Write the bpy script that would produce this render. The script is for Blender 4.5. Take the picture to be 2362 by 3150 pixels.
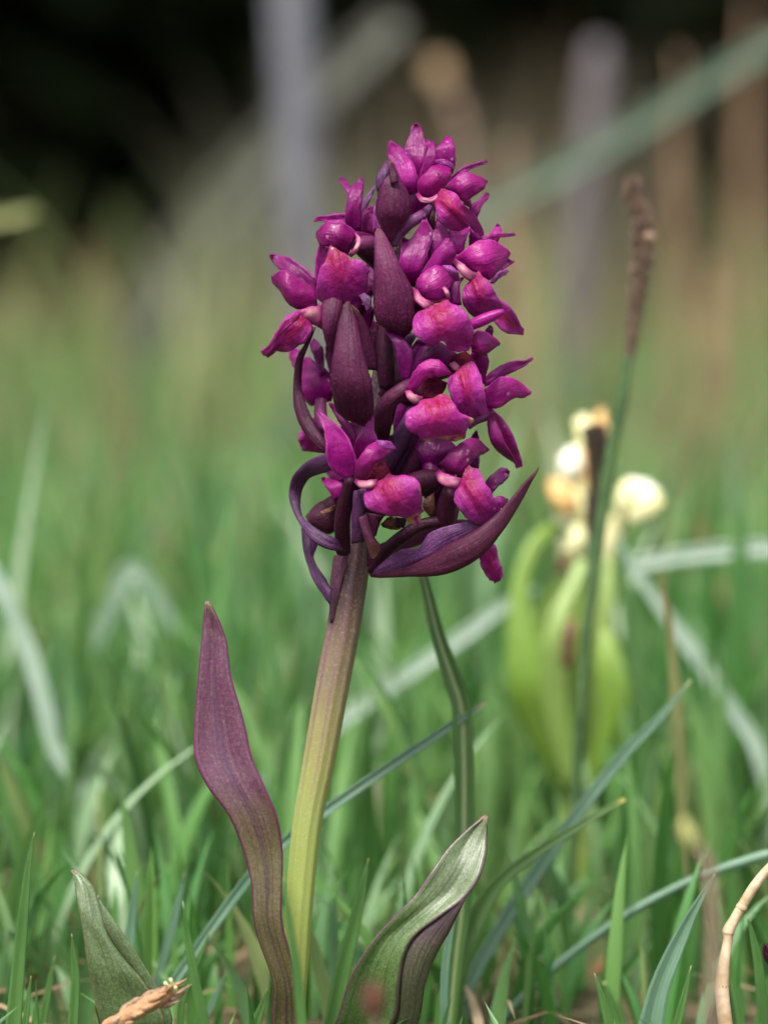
import bpy, math, random
import numpy as np
from mathutils import Vector, Matrix

random.seed(7)
rng = np.random.default_rng(11)
for o in list(bpy.data.objects):
    bpy.data.objects.remove(o)
scene = bpy.context.scene
COL = scene.collection

# ------------------------------------------------------------------ camera
LENS, SENS = 115.0, 36.0
F = 3150 * LENS / SENS              # focal length in photo pixels
CAM = Vector((0.0, -0.60, 0.125))
PITCH = math.atan(425 / F)          # horizon at photo row 1150
SUBJ = 0.60                         # axial distance of the orchid's stem
cam_data = bpy.data.cameras.new('camera')
cam = bpy.data.objects.new('camera', cam_data)
COL.objects.link(cam)
cam.location = CAM
cam.rotation_euler = (math.pi / 2 - PITCH, 0, 0)
cam_data.sensor_fit = 'VERTICAL'
cam_data.sensor_height = SENS
cam_data.sensor_width = 27.0
cam_data.lens = LENS
cam_data.clip_start = 0.01
cam_data.clip_end = 600
cam_data.dof.use_dof = True
cam_data.dof.focus_distance = 0.589
cam_data.dof.aperture_fstop = 8.8
scene.camera = cam
RIGHT = Vector((1, 0, 0))
FWD = Vector((0, math.cos(PITCH), -math.sin(PITCH)))
UP = Vector((0, math.sin(PITCH), math.cos(PITCH)))
BACK = np.array(-FWD)

def P(px, py, z):
    """photo pixel + axial distance -> world point"""
    return np.array(CAM + RIGHT * ((px - 1181) / F * z) + UP * ((1575 - py) / F * z) + FWD * z)

# ------------------------------------------------------------------ light
SUN_EL, SUN_AZ = math.radians(62), math.radians(200)   # azimuth clockwise from +Y
world = bpy.data.worlds.new('World')
scene.world = world
world.use_nodes = True
wn = world.node_tree
bg = wn.nodes['Background']
sky = wn.nodes.new('ShaderNodeTexSky')
sky.sky_type = 'NISHITA'
sky.sun_disc = False
sky.sun_elevation = SUN_EL
sky.sun_rotation = SUN_AZ
sky.dust_density = 4.0
sky.ozone_density = 1.0
hs = wn.nodes.new('ShaderNodeHueSaturation')          # high cloud: a greyer sky
hs.inputs['Saturation'].default_value = 0.45
wn.links.new(sky.outputs[0], hs.inputs['Color'])
wn.links.new(hs.outputs[0], bg.inputs['Color'])
bg.inputs['Strength'].default_value = 0.10
sd = bpy.data.lights.new('sun', 'SUN')
sd.energy = 1.5
sd.angle = math.radians(10)
sd.color = (1.0, 0.96, 0.90)
sun = bpy.data.objects.new('sun', sd)
COL.objects.link(sun)
sdir = Vector((math.sin(SUN_AZ) * math.cos(SUN_EL), math.cos(SUN_AZ) * math.cos(SUN_EL), math.sin(SUN_EL)))
sun.rotation_euler = sdir.to_track_quat('Z', 'Y').to_euler()
sun.location = (0, 0, 5)
vs = scene.view_settings
vs.view_transform = 'Standard'
vs.look = 'None'
vs.gamma = 1.0
vs.use_curve_mapping = False
vs.exposure = 1.85
scene.render.engine = 'CYCLES'
scene.cycles.max_bounces = 6
scene.cycles.diffuse_bounces = 3
scene.cycles.glossy_bounces = 2
scene.cycles.transmission_bounces = 3

# ------------------------------------------------------------------ materials
class NT:
    """tiny node-tree writer"""
    def __init__(s, name):
        s.m = bpy.data.materials.new(name)
        s.m.use_nodes = True
        s.t = s.m.node_tree
        s.t.nodes.clear()
        s.out = s.t.nodes.new('ShaderNodeOutputMaterial')
    def n(s, typ, **kw):
        nd = s.t.nodes.new(typ)
        for k, v in kw.items():
            setattr(nd, k, v)
        return nd
    def link(s, a, b):
        s.t.links.new(a, b)
    def put(s, sock, v):
        if hasattr(v, 'is_linked') or isinstance(v, bpy.types.NodeSocket):
            s.link(v, sock)
        elif isinstance(v, tuple) and len(v) == 3 and sock.type == 'RGBA':
            sock.default_value = (*v, 1)
        else:
            sock.default_value = v
    def math(s, op, a, b=0.0, c=None, clamp=False):
        nd = s.n('ShaderNodeMath', operation=op, use_clamp=clamp)
        s.put(nd.inputs[0], a); s.put(nd.inputs[1], b)
        if c is not None: s.put(nd.inputs[2], c)
        return nd.outputs[0]
    def sstep(s, x, a, b):
        nd = s.n('ShaderNodeMapRange', interpolation_type='SMOOTHSTEP')
        s.put(nd.inputs[0], x); nd.inputs[1].default_value = a; nd.inputs[2].default_value = b
        return nd.outputs[0]
    def mix(s, f, a, b):
        nd = s.n('ShaderNodeMix', data_type='RGBA')
        s.put(nd.inputs[0], f); s.put(nd.inputs[6], a); s.put(nd.inputs[7], b)
        return nd.outputs[2]
    def noise(s, vec, scale, detail=3, rough=0.5):
        nd = s.n('ShaderNodeTexNoise')
        if vec is not None: s.link(vec, nd.inputs['Vector'])
        nd.inputs['Scale'].default_value = scale
        nd.inputs['Detail'].default_value = detail
        nd.inputs['Roughness'].default_value = rough
        return nd.outputs[0]
    def uv(s):
        nd = s.n('ShaderNodeUVMap'); nd.uv_map = 'UVMap'
        sp = s.n('ShaderNodeSeparateXYZ')
        s.link(nd.outputs[0], sp.inputs[0])
        return nd.outputs[0], sp.outputs[0], sp.outputs[1]
    def scaled(s, vec, sc):
        nd = s.n('ShaderNodeVectorMath', operation='MULTIPLY')
        s.link(vec, nd.inputs[0]); nd.inputs[1].default_value = sc
        return nd.outputs[0]
    def obj(s):
        return s.n('ShaderNodeTexCoord').outputs['Object']
    def ramp(s, fac, stops, interp='LINEAR'):
        nd = s.n('ShaderNodeValToRGB')
        cr = nd.color_ramp
        cr.interpolation = interp
        while len(cr.elements) < len(stops):
            cr.elements.new(0.5)
        for e, (p, c) in zip(cr.elements, stops):
            e.position = p; e.color = (*c, 1)
        s.put(nd.inputs[0], fac)
        return nd.outputs[0]
    def finish(s, color, rough=0.45, spec=0.5, bump=None, bstr=0.3, bdist=0.0003, transl=0.0, tcol=None, sheen=0.0):
        b = s.n('ShaderNodeBsdfPrincipled')
        s.put(b.inputs['Base Color'], color)
        s.put(b.inputs['Roughness'], rough)
        b.inputs['Specular IOR Level'].default_value = spec
        if sheen:
            b.inputs['Sheen Weight'].default_value = sheen
        if bump is not None:
            bn = s.n('ShaderNodeBump')
            bn.inputs['Strength'].default_value = bstr
            bn.inputs['Distance'].default_value = bdist
            s.put(bn.inputs['Height'], bump)
            s.link(bn.outputs[0], b.inputs['Normal'])
        sh = b.outputs[0]
        if transl:
            tr = s.n('ShaderNodeBsdfTranslucent')
            s.put(tr.inputs['Color'], tcol if tcol is not None else color)
            mx = s.n('ShaderNodeMixShader')
            mx.inputs[0].default_value = transl
            s.link(sh, mx.inputs[1]); s.link(tr.outputs[0], mx.inputs[2])
            sh = mx.outputs[0]
        s.link(sh, s.out.inputs[0])
        return s.m

def veins(t, uvv, u, n, wob=0.06):
    """irregular fine streaks running along the piece, 0..1"""
    return t.sstep(t.noise(t.scaled(uvv, (n * 1.5, 1.1, 1)), 1.0, 3, 0.6), 0.3, 0.7)

def obj_rand(t, lo, hi):
    r = t.n('ShaderNodeObjectInfo').outputs['Random']
    return t.math('MULTIPLY_ADD', r, hi - lo, lo)

def mottle(t, col, ob, amt=0.35, scale=2600):
    n = t.noise(ob, scale, 2, 0.6)
    return tint(t, col, t.math('MULTIPLY_ADD', t.sstep(n, 0.3, 0.7), amt, 1 - amt * 0.5))

def tint(t, col, fac):
    """multiply a colour by a scalar socket"""
    nd = t.n('ShaderNodeVectorMath', operation='SCALE')
    t.link(col, nd.inputs[0]); t.put(nd.inputs['Scale'], fac)
    return nd.outputs[0]

def petal_mat(name, c1, c2, pale=(0.55, 0.10, 0.42), rough=0.42, specks=True, transl=0.30):
    t = NT(name)
    uvv, u, v = t.uv()
    ob = t.obj()
    n1 = t.noise(ob, 160, 4)
    n2 = t.noise(ob, 900, 3)
    col = t.mix(t.sstep(n1, 0.35, 0.65), c1, c2)
    vn = veins(t, uvv, u, 9)
    col = t.mix(t.math('MULTIPLY', vn, 0.22), col, tuple(x * 0.55 for x in c1))
    edge = t.math('ABSOLUTE', t.math('MULTIPLY_ADD', u, 2.0, -1.0))
    col = t.mix(t.math('MULTIPLY', t.sstep(edge, 0.86, 1.0), 0.35), col, pale)
    if specks:
        vo = t.n('ShaderNodeTexVoronoi')
        t.link(ob, vo.inputs['Vector']); vo.inputs['Scale'].default_value = 420
        gate = t.sstep(t.noise(ob, 130, 2), 0.52, 0.62)
        sp = t.math('MULTIPLY', t.math('SUBTRACT', 1.0, t.sstep(vo.outputs['Distance'], 0.10, 0.16)), gate)
        col = t.mix(t.math('MULTIPLY', sp, 0.7), col, (0.62, 0.40, 0.55))
    col = mottle(t, tint(t, col, obj_rand(t, 0.48, 0.90)), ob)
    h = t.math('ADD', t.math('MULTIPLY', vn, 0.22), t.math('ADD', t.math('MULTIPLY', n1, 0.8), t.math('MULTIPLY', n2, 0.7)))
    return t.finish(col, 0.33, 0.27, h, 0.6, 0.0004, transl)

def lip_mat(name, margin=0.0):
    t = NT(name)
    uvv, u, v = t.uv()
    ob = t.obj()
    edge = t.math('ABSOLUTE', t.math('MULTIPLY_ADD', u, 2.0, -1.0))
    cen = t.math('SUBTRACT', 1.0, edge)
    blot = t.noise(t.scaled(uvv, (7, 2.4, 1)), 1.6, 4, 0.6)
    n1 = t.noise(ob, 300, 4)
    base = t.mix(t.sstep(n1, 0.3, 0.7), (0.32, 0.010, 0.205), (0.41, 0.026, 0.285))
    red = t.math('MULTIPLY', t.sstep(cen, 0.30, 0.85), t.math('SUBTRACT', 1.0, t.sstep(v, 0.3, 0.95)))
    red = t.math('MULTIPLY', red, t.math('MULTIPLY_ADD', t.sstep(blot, 0.3, 0.62), 0.75, 0.35), clamp=True)
    col = t.mix(red, base, (0.31, 0.003, 0.070))
    # dark crimson streaks close to the throat
    dk = t.math('MULTIPLY', t.sstep(blot, 0.52, 0.66), t.math('MULTIPLY', t.sstep(cen, 0.3, 0.7), t.math('SUBTRACT', 1.0, t.sstep(v, 0.1, 0.6))))
    col = t.mix(t.math('MULTIPLY', dk, 0.8), col, (0.16, 0.001, 0.022))
    # peach throat
    th = t.math('SUBTRACT', 1.0, t.sstep(t.math('ADD', v, t.math('MULTIPLY', blot, 0.12)), 0.06, 0.2))
    col = t.mix(t.math('MULTIPLY', th, 0.25), col, (0.30, 0.07, 0.09))
    col = t.mix(t.math('MULTIPLY', t.sstep(edge, 0.55, 1.0), 0.5), col, (0.50, 0.075, 0.38))
    if margin:
        mg = t.math('MAXIMUM', t.sstep(edge, 0.86, 0.93), t.sstep(v, 0.90, 0.95))
        mg = t.math('MULTIPLY', mg, t.sstep(v, 0.42, 0.6))
        mg = t.math('MULTIPLY', mg, t.sstep(t.noise(uvv, 5.0, 3), 0.40, 0.48))
        col = t.mix(t.math('MULTIPLY', mg, margin), col, (0.52, 0.26, 0.11))
    vo = t.n('ShaderNodeTexVoronoi')
    t.link(ob, vo.inputs['Vector']); vo.inputs['Scale'].default_value = 330
    sp = t.math('MULTIPLY', t.math('SUBTRACT', 1.0, t.sstep(vo.outputs['Distance'], 0.08, 0.13)), t.sstep(t.noise(ob, 120, 2), 0.55, 0.62))
    col = t.mix(t.math('MULTIPLY', sp, 0.7), col, (0.7, 0.45, 0.5))
    vn = veins(t, uvv, u, 10, 0.12)
    col = t.mix(t.math('MULTIPLY', vn, 0.12), col, (0.20, 0.003, 0.08))
    col = mottle(t, tint(t, col, obj_rand(t, 0.68, 0.86)), ob, 0.3)
    h = t.math('ADD', t.math('MULTIPLY', vn, 0.18), t.math('ADD', t.math('MULTIPLY', n1, 0.7), t.math('MULTIPLY', t.noise(ob, 1000, 2), 0.6)))
    return t.finish(col, 0.46, 0.24, h, 0.7, 0.0006, 0.28)

def dark_mat(name, c1, c2, tip=None, nv=7, rough=0.5, spec=0.15, tip_at=0.78):
    t = NT(name)
    uvv, u, v = t.uv()
    ob = t.obj()
    n1 = t.noise(ob, 120, 4)
    col = t.mix(t.sstep(n1, 0.3, 0.7), c1, c2)
    vn = veins(t, uvv, u, nv)
    col = t.mix(t.math('MULTIPLY', t.sstep(vn, 0.55, 1.0), 0.5), col, tuple(x * 0.4 for x in c1))
    col = t.mix(t.math('MULTIPLY', t.sstep(t.noise(ob, 1500, 2), 0.5, 0.8), 0.35), col, tuple(min(1, x * 2.2 + 0.01) for x in c2))
    if tip:
        col = t.mix(t.math('MULTIPLY', t.sstep(v, tip_at, 1.0), 0.85), col, tip)
    col = mottle(t, tint(t, col, obj_rand(t, 0.42, 0.82)), ob, 0.5)
    h = t.math('ADD', t.math('MULTIPLY', vn, 0.3), t.math('ADD', t.math('MULTIPLY', n1, 0.6), t.math('MULTIPLY', t.noise(ob, 1800, 2), 0.5)))
    return t.finish(col, rough, spec, h, 0.5, 0.0004, 0.06)

def throat_mat():
    """cream to peach fold that reddens into the petals at both ends"""
    t = NT('throat_peach')
    uvv, u, v = t.uv()
    ob = t.obj()
    n = t.noise(ob, 400, 4)
    col = t.mix(t.sstep(n, 0.3, 0.7), (0.31, 0.085, 0.16), (0.42, 0.21, 0.21))
    e = t.math('ABSOLUTE', t.math('MULTIPLY_ADD', v, 2.0, -1.0))
    col = t.mix(t.sstep(t.math('ADD', e, t.math('MULTIPLY', n, 0.3)), 0.5, 1.0), col, (0.20, 0.008, 0.09))
    eu = t.math('ABSOLUTE', t.math('MULTIPLY_ADD', u, 2.0, -1.0))
    col = t.mix(t.math('MULTIPLY', t.sstep(eu, 0.05, 0.85), 0.85), col, (0.28, 0.014, 0.15))
    return t.finish(col, 0.5, 0.35, n, 0.5, 0.0004, 0.2)

def leaf_mat(name, low, high, hi_at, margin, tip, pale, midrib=None):
    t = NT(name)
    uvv, u, v = t.uv()
    ob = t.obj()
    n1 = t.noise(ob, 90, 5, 0.6)
    n2 = t.noise(ob, 1600, 3, 0.7)
    vv = t.math('ADD', v, t.math('MULTIPLY', t.math('SUBTRACT', n1, 0.5), 0.35))
    col = t.mix(t.sstep(vv, hi_at[0], hi_at[1]), low, high)
    col = t.mix(t.math('MULTIPLY', t.sstep(n2, 0.42, 0.75), 0.55), col, pale)
    col = t.mix(t.math('MULTIPLY', t.sstep(n1, 0.55, 0.75), 0.35), col, pale)
    vn = veins(t, uvv, u, 8, 0.05)
    col = t.mix(t.math('MULTIPLY', t.sstep(vn, 0.5, 1.0), 0.55), col, tuple(x * 0.4 for x in high))
    edge = t.math('ABSOLUTE', t.math('MULTIPLY_ADD', u, 2.0, -1.0))
    if midrib:
        col = t.mix(t.math('MULTIPLY', t.math('SUBTRACT', 1.0, t.sstep(edge, 0.02, 0.16)), 0.42), col, midrib)
    col = t.mix(t.math('MULTIPLY', t.sstep(edge, 0.86, 0.97), 0.75), col, margin)
    col = t.mix(t.math('MULTIPLY', t.sstep(v, 0.95, 0.995), 0.8), col, tip)
    col = mottle(t, tint(t, col, t.math('ADD', 0.74, 0.0)), ob, 0.45, 2200)
    h = t.math('ADD', t.math('MULTIPLY', vn, 0.35), t.math('ADD', t.math('MULTIPLY', n1, 0.7), t.math('MULTIPLY', n2, 0.6)))
    return t.finish(col, 0.38, 0.45, h, 0.4, 0.0003, 0.14)

def stem_mat():
    t = NT('orchid_stem')
    uvv, u, v = t.uv()
    ob = t.obj()
    n1 = t.noise(ob, 110, 4)
    vv = t.math('ADD', v, t.math('MULTIPLY', t.math('SUBTRACT', n1, 0.5), 0.10))
    col = t.ramp(vv, [(0.0, (0.28, 0.26, 0.07)), (0.21, (0.31, 0.38, 0.085)), (0.29, (0.29, 0.34, 0.095)), (0.36, (0.27, 0.255, 0.085)), (0.43, (0.20, 0.15, 0.085)),
                      (0.50, (0.115, 0.065, 0.052)), (0.57, (0.070, 0.028, 0.036)), (1.0, (0.03, 0.01, 0.022))])
    col = tint(t, col, t.math('ADD', 0.85, 0.0))
    vn = veins(t, uvv, u, 9, 0.02)
    k = t.math('MULTIPLY', t.sstep(vn, 0.5, 1.0), t.math('MULTIPLY', t.sstep(v, 0.24, 0.45), 0.85))
    col = t.mix(k, col, (0.13, 0.05, 0.085))
    k2 = t.math('MULTIPLY', t.math('SUBTRACT', 1.0, t.sstep(vn, 0.0, 0.10)), t.math('MULTIPLY', t.sstep(v, 0.2, 0.4), 0.5))
    col = t.mix(k2, col, (0.36, 0.29, 0.13))
    n2 = t.noise(ob, 2200, 2)
    col = t.mix(t.math('MULTIPLY', t.sstep(n2, 0.5, 0.8), 0.25), col, (0.5, 0.45, 0.25))
    h = t.math('ADD', t.math('MULTIPLY', vn, 0.8), t.math('MULTIPLY', n2, 0.6))
    return t.finish(col, 0.42, 0.40, h, 0.35, 0.0002, 0.06)

def plain_mat(name, c1, c2, scale=150, rough=0.6, spec=0.3, transl=0.0, bdist=0.0005, tip=None):
    t = NT(name)
    ob = t.obj()
    n1 = t.noise(ob, scale, 5, 0.6)
    col = t.mix(t.sstep(n1, 0.32, 0.68), c1, c2)
    if tip:
        uvv, u, v = t.uv()
        col = t.mix(t.sstep(v, tip[1], min(1.0, tip[1] + 0.12)), col, tip[0])
    return t.finish(col, rough, spec, t.math('ADD', n1, t.noise(ob, scale * 6, 3)), 0.6, bdist, transl)

def blade_mat(name, c1, c2, pale=None, tip=None, rough=0.42, groove=0.0, stripes=6):
    t = NT(name)
    uvv, u, v = t.uv()
    ob = t.obj()
    n1 = t.noise(ob, 60, 4)
    col = t.mix(t.sstep(n1, 0.3, 0.7), c1, c2)
    vn = veins(t, uvv, u, stripes, 0.0)
    col = t.mix(t.math('MULTIPLY', vn, 0.3), col, tuple(x * 0.5 for x in c1))
    edge = t.math('ABSOLUTE', t.math('MULTIPLY_ADD', u, 2.0, -1.0))
    if pale:
        col = t.mix(t.math('MULTIPLY', t.math('SUBTRACT', 1.0, t.sstep(edge, 0.14, 0.36)), groove), col, pale)
    if tip:
        col = t.mix(t.sstep(v, tip[1], 1.0), col, tip[0])
    h = t.math('ADD', vn, t.math('MULTIPLY', t.noise(ob, 900, 2), 0.5))
    return t.finish(col, rough, 0.5, h, 0.4, 0.0003, 0.22, tcol=tuple(min(1, x * 1.3) for x in c2))

M = {}
M['sepal'] = petal_mat('sepal_magenta', (0.255, 0.003, 0.160), (0.365, 0.007, 0.230), (0.52, 0.10, 0.40))
M['sepal_dark'] = petal_mat('sepal_dark_violet', (0.135, 0.002, 0.095), (0.200, 0.004, 0.140), (0.32, 0.05, 0.25), specks=False)
M['hood'] = petal_mat('hood_magenta', (0.275, 0.004, 0.150), (0.385, 0.014, 0.225), (0.54, 0.12, 0.40))
M['petal_light'] = petal_mat('petal_light', (0.30, 0.035, 0.26), (0.38, 0.07, 0.34), (0.42, 0.14, 0.38))
M['lip'] = lip_mat('lip_pink')
M['lip_worn'] = lip_mat('lip_worn_margin', 0.9)
M['throat'] = throat_mat()
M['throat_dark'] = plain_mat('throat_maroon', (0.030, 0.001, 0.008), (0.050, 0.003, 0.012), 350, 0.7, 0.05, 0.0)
M['spur'] = petal_mat('spur_pale', (0.20, 0.03, 0.165), (0.34, 0.10, 0.28), (0.35, 0.12, 0.28))
M['bract'] = dark_mat('bract_dark', (0.062, 0.005, 0.033), (0.120, 0.016, 0.066), (0.12, 0.055, 0.04))
M['bract_violet'] = dark_mat('bract_violet', (0.070, 0.010, 0.072), (0.145, 0.038, 0.150), spec=0.3)
M['bract_red'] = dark_mat('bract_wine', (0.050, 0.006, 0.024), (0.078, 0.012, 0.036), (0.13, 0.06, 0.045), nv=10, tip_at=0.88)
M['ovary'] = dark_mat('ovary_dark', (0.040, 0.004, 0.022), (0.070, 0.010, 0.036), nv=5)
M['ovary_pink'] = dark_mat('ovary_pink', (0.10, 0.010, 0.062), (0.15, 0.024, 0.09), nv=5)
M['withered'] = plain_mat('withered_brown', (0.055, 0.014, 0.022), (0.19, 0.085, 0.04), 330, 0.6, 0.3, 0.1)
M['withered_bract'] = dark_mat('withered_bract', (0.050, 0.007, 0.030), (0.085, 0.016, 0.045), tip=(0.20, 0.095, 0.045), tip_at=0.3)
M['stem_flush'] = dark_mat('stem_flush', (0.075, 0.022, 0.048), (0.115, 0.045, 0.075))
M['stem'] = stem_mat()
M['leaf_purple'] = leaf_mat('leaf_purple', (0.125, 0.105, 0.042), (0.115, 0.026, 0.070), (0.42, 0.68), (0.12, 0.010, 0.066), (0.18, 0.13, 0.07), (0.18, 0.13, 0.105), (0.055, 0.010, 0.06))
M['leaf_green'] = leaf_mat('leaf_green_purple_edge', (0.095, 0.170, 0.042), (0.12, 0.165, 0.075), (0.3, 0.8), (0.085, 0.02, 0.052), (0.17, 0.09, 0.045), (0.18, 0.21, 0.125))
M['leaf_back'] = leaf_mat('leaf_underside', (0.075, 0.08, 0.042), (0.06, 0.027, 0.036), (0.35, 0.75), (0.065, 0.015, 0.036), (0.08, 0.03, 0.04), (0.10, 0.085, 0.055))
M['leaf_young'] = leaf_mat('leaf_young', (0.085, 0.135, 0.042), (0.155, 0.21, 0.10), (0.35, 0.8), (0.24, 0.21, 0.11), (0.30, 0.14, 0.085), (0.20, 0.27, 0.155))
G1 = blade_mat('grass_green', (0.050, 0.135, 0.026), (0.085, 0.195, 0.042), tip=((0.26, 0.30, 0.08), 0.94))
G2 = blade_mat('grass_bluish', (0.085, 0.175, 0.10), (0.145, 0.255, 0.165), tip=((0.30, 0.32, 0.14), 0.96))
G3 = blade_mat('grass_pale', (0.27, 0.37, 0.27), (0.40, 0.50, 0.40), rough=0.38)
G4 = blade_mat('grass_grooved', (0.045, 0.115, 0.022), (0.075, 0.165, 0.034), pale=(0.26, 0.32, 0.15), groove=0.85)
G5 = blade_mat('grass_yellow_tip', (0.060, 0.135, 0.030), (0.10, 0.20, 0.045), tip=((0.42, 0.36, 0.06), 0.90))
G6 = blade_mat('grass_olive', (0.13, 0.15, 0.05), (0.19, 0.20, 0.07), tip=((0.22, 0.13, 0.06), 0.6))
G7 = blade_mat('grass_brown', (0.20, 0.12, 0.065), (0.30, 0.19, 0.10))
G8 = blade_mat('grass_grey_dead', (0.065, 0.066, 0.046), (0.10, 0.10, 0.07))

# ------------------------------------------------------------------ geometry helpers
def catmull(pts, n):
    pts = np.asarray(pts, float)
    k = len(pts)
    if k == 2:
        t = np.linspace(0, 1, n)[:, None]
        return pts[0] * (1 - t) + pts[1] * t
    ext = np.vstack([2 * pts[0] - pts[1], pts, 2 * pts[-1] - pts[-2]])
    out = []
    for s in np.linspace(0, k - 1, n):
        i = min(int(s), k - 2); f = s - i
        p0, p1, p2, p3 = ext[i], ext[i + 1], ext[i + 2], ext[i + 3]
        out.append(0.5 * (2 * p1 + (p2 - p0) * f + (2 * p0 - 5 * p1 + 4 * p2 - p3) * f * f + (3 * p1 - p0 - 3 * p2 + p3) * f ** 3))
    return np.array(out)

def unit(a):
    return a / np.maximum(np.linalg.norm(a, axis=-1, keepdims=True), 1e-12)

def new_obj(name, verts, faces, mat, parent=None, uvs=None, base=None, smooth=True):
    base = np.zeros(3) if base is None else np.asarray(base)
    me = bpy.data.meshes.new(name)
    me.from_pydata((np.asarray(verts) - base).tolist(), [], faces)
    if mat is not None: me.materials.append(mat)
    if uvs is not None:
        ul = me.uv_layers.new(name='UVMap')
        li = np.empty(len(me.loops), dtype=np.int64)
        me.loops.foreach_get('vertex_index', li)
        ul.data.foreach_set('uv', np.asarray(uvs, dtype=np.float32)[li].ravel())
    if smooth:
        me.polygons.foreach_set('use_smooth', [True] * len(me.polygons))
    me.update()
    o = bpy.data.objects.new(name, me)
    COL.objects.link(o)
    if parent is not None:
        o.parent = parent
    elif base.any():
        o.location = base
    return o

def shell(G, UV, thick):
    """closed thin shell from a grid of points G (nv,nu,3)"""
    nv, nu = G.shape[:2]
    dv = np.gradient(G, axis=0); du = np.gradient(G, axis=1)
    N = unit(np.cross(du, dv))
    edge = np.ones((nv, nu, 1))
    edge[0] = edge[-1] = 0.35; edge[:, 0] = edge[:, -1] = 0.35
    A = (G + N * thick / 2 * edge).reshape(-1, 3); B = (G - N * thick / 2 * edge).reshape(-1, 3)
    V = np.vstack([A, B]); UVs = np.vstack([UV.reshape(-1, 2)] * 2)
    off = nv * nu
    f = []
    idx = lambda i, j: i * nu + j
    for i in range(nv - 1):
        for j in range(nu - 1):
            a, b, c, d = idx(i, j), idx(i, j + 1), idx(i + 1, j + 1), idx(i + 1, j)
            f.append((a, b, c, d)); f.append((d + off, c + off, b + off, a + off))
    ring = [idx(0, j) for j in range(nu)] + [idx(i, nu - 1) for i in range(1, nv)] + \
           [idx(nv - 1, j) for j in range(nu - 2, -1, -1)] + [idx(i, 0) for i in range(nv - 2, 0, -1)]
    for a, b in zip(ring, ring[1:] + ring[:1]):
        f.append((b, a, a + off, b + off))
    return V, f, UVs

# views used for measuring: origin x, origin y, photo pixels per view pixel
T = 500 / 1659
VW = {'A': (1130, 360, T), 'B': (790, 520, T), 'C': (1190, 640, T), 'D': (790, 860, T), 'E': (1190, 960, T),
      'F': (860, 1200, T), 'G': (1190, 1300, T), 'H': (860, 1480, T), 'Z2': (780, 960, 900 / 1659),
      'Z3': (500, 1750, 1100 / 1659), 'Z4': (0, 2400, 1100 / 1659), 'Z5': (1300, 2200, 1062 / 1659),
      'Z6': (1400, 1100, 962 / 1659), 'V': (0, 0, 2362 / 1659)}

def VP(view, x, y, z):
    ox, oy, s = VW[view]
    return P(ox + x * s, oy + y * s, z)

_seed = [0]
def patch_grid(view, rows, bulge=0.0, z0=SUBJ, nv=None, nu=11, ripple=0.0, wrinkle=0.00012, fold=0.0, jag=0.00010, back=0.0, widen=0.0, taper=0.0, curl=0.0):
    """rows: (lx,ly,rx,ry,d) base->tip, d = mm nearer than z0"""
    _seed[0] += 1
    r = np.random.default_rng(_seed[0])
    nv = nv or max(10, 4 * len(rows))
    Lp = catmull([VP(view, a[0], a[1], z0 - a[4] / 1000) for a in rows], nv)
    Rp = catmull([VP(view, a[2], a[3], z0 - (a[5] if len(a) > 5 else a[4]) / 1000) for a in rows], nv)
    if taper:
        mid = (Lp + Rp) / 2; tv = np.linspace(0, 1, nv)
        kk = (1 - taper * np.clip((tv - 0.62) / 0.38, 0, 1) ** 1.5)[:, None]
        sh = (curl * np.clip((tv - 0.6) / 0.4, 0, 1) ** 2)[:, None] * BACK
        Lp, Rp = mid + (Lp - mid) * kk + sh, mid + (Rp - mid) * kk + sh
    if widen:
        mid = (Lp + Rp) / 2
        Lp, Rp = mid + (Lp - mid) * (1 + widen), mid + (Rp - mid) * (1 + widen)
    vv = np.linspace(0, 1, nv)
    for Q, O in ((Lp, Rp.copy()), (Rp, Lp.copy())):
        nz = sum(np.sin(2 * math.pi * k * vv + r.uniform(0, 6.28)) / k ** 0.5 for k in (2.3, 3.7, 5.9, 8.3)) / 2
        Q += unit(Q - O) * (jag * nz * np.minimum(1, np.linalg.norm(Q - O, axis=1) / 0.002))[:, None]
    s = np.linspace(0, 1, nu)
    G = Lp[:, None] * (1 - s)[None, :, None] + Rp[:, None] * s[None, :, None]
    W = np.linalg.norm(Rp - Lp, axis=1)
    prof = 4 * s * (1 - s)
    dep = bulge * W[:, None] * prof[None]
    c = np.abs(2 * s - 1)
    dep += fold * W[:, None] * (1 - c)[None] - back * W[:, None] * (c ** 3)[None]
    v = np.linspace(0, 1, nv)
    if ripple:
        for sd in (0, 1):
            ph, k = r.uniform(0, 6.28), r.uniform(3.0, 4.5)
            wgt = np.clip((c - 0.35) / 0.65, 0, 1) ** 1.5 * ((s > 0.5) == bool(sd))
            dep += ripple * np.sin(k * 2 * math.pi * v + ph)[:, None] * wgt[None] * (0.3 + 0.7 * v)[:, None]
    if wrinkle:
        ph = r.uniform(0, 6.28, 6)
        dep += wrinkle * (np.sin(5 * v + ph[0])[:, None] * np.sin(4 * s + ph[1])[None] + 0.7 * np.sin(11 * v + ph[2])[:, None] * np.sin(9 * s + ph[3])[None]
                          + 0.4 * np.sin(19 * v + ph[4])[:, None] * np.sin(15 * s + ph[5])[None])
    G = G + dep[..., None] * BACK
    UV = np.stack(np.broadcast_arrays(s[None, :], v[:, None]), -1)
    return G, UV

def patch(name, view, rows, mat, parent, base, bulge=0.0, thick=0.00035, **kw):
    G, UV = patch_grid(view, rows, bulge, **kw)
    V, f, UVs = shell(G, UV, thick)
    return new_obj(name, V, f, M[mat] if isinstance(mat, str) else mat, parent, UVs, base)

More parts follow.
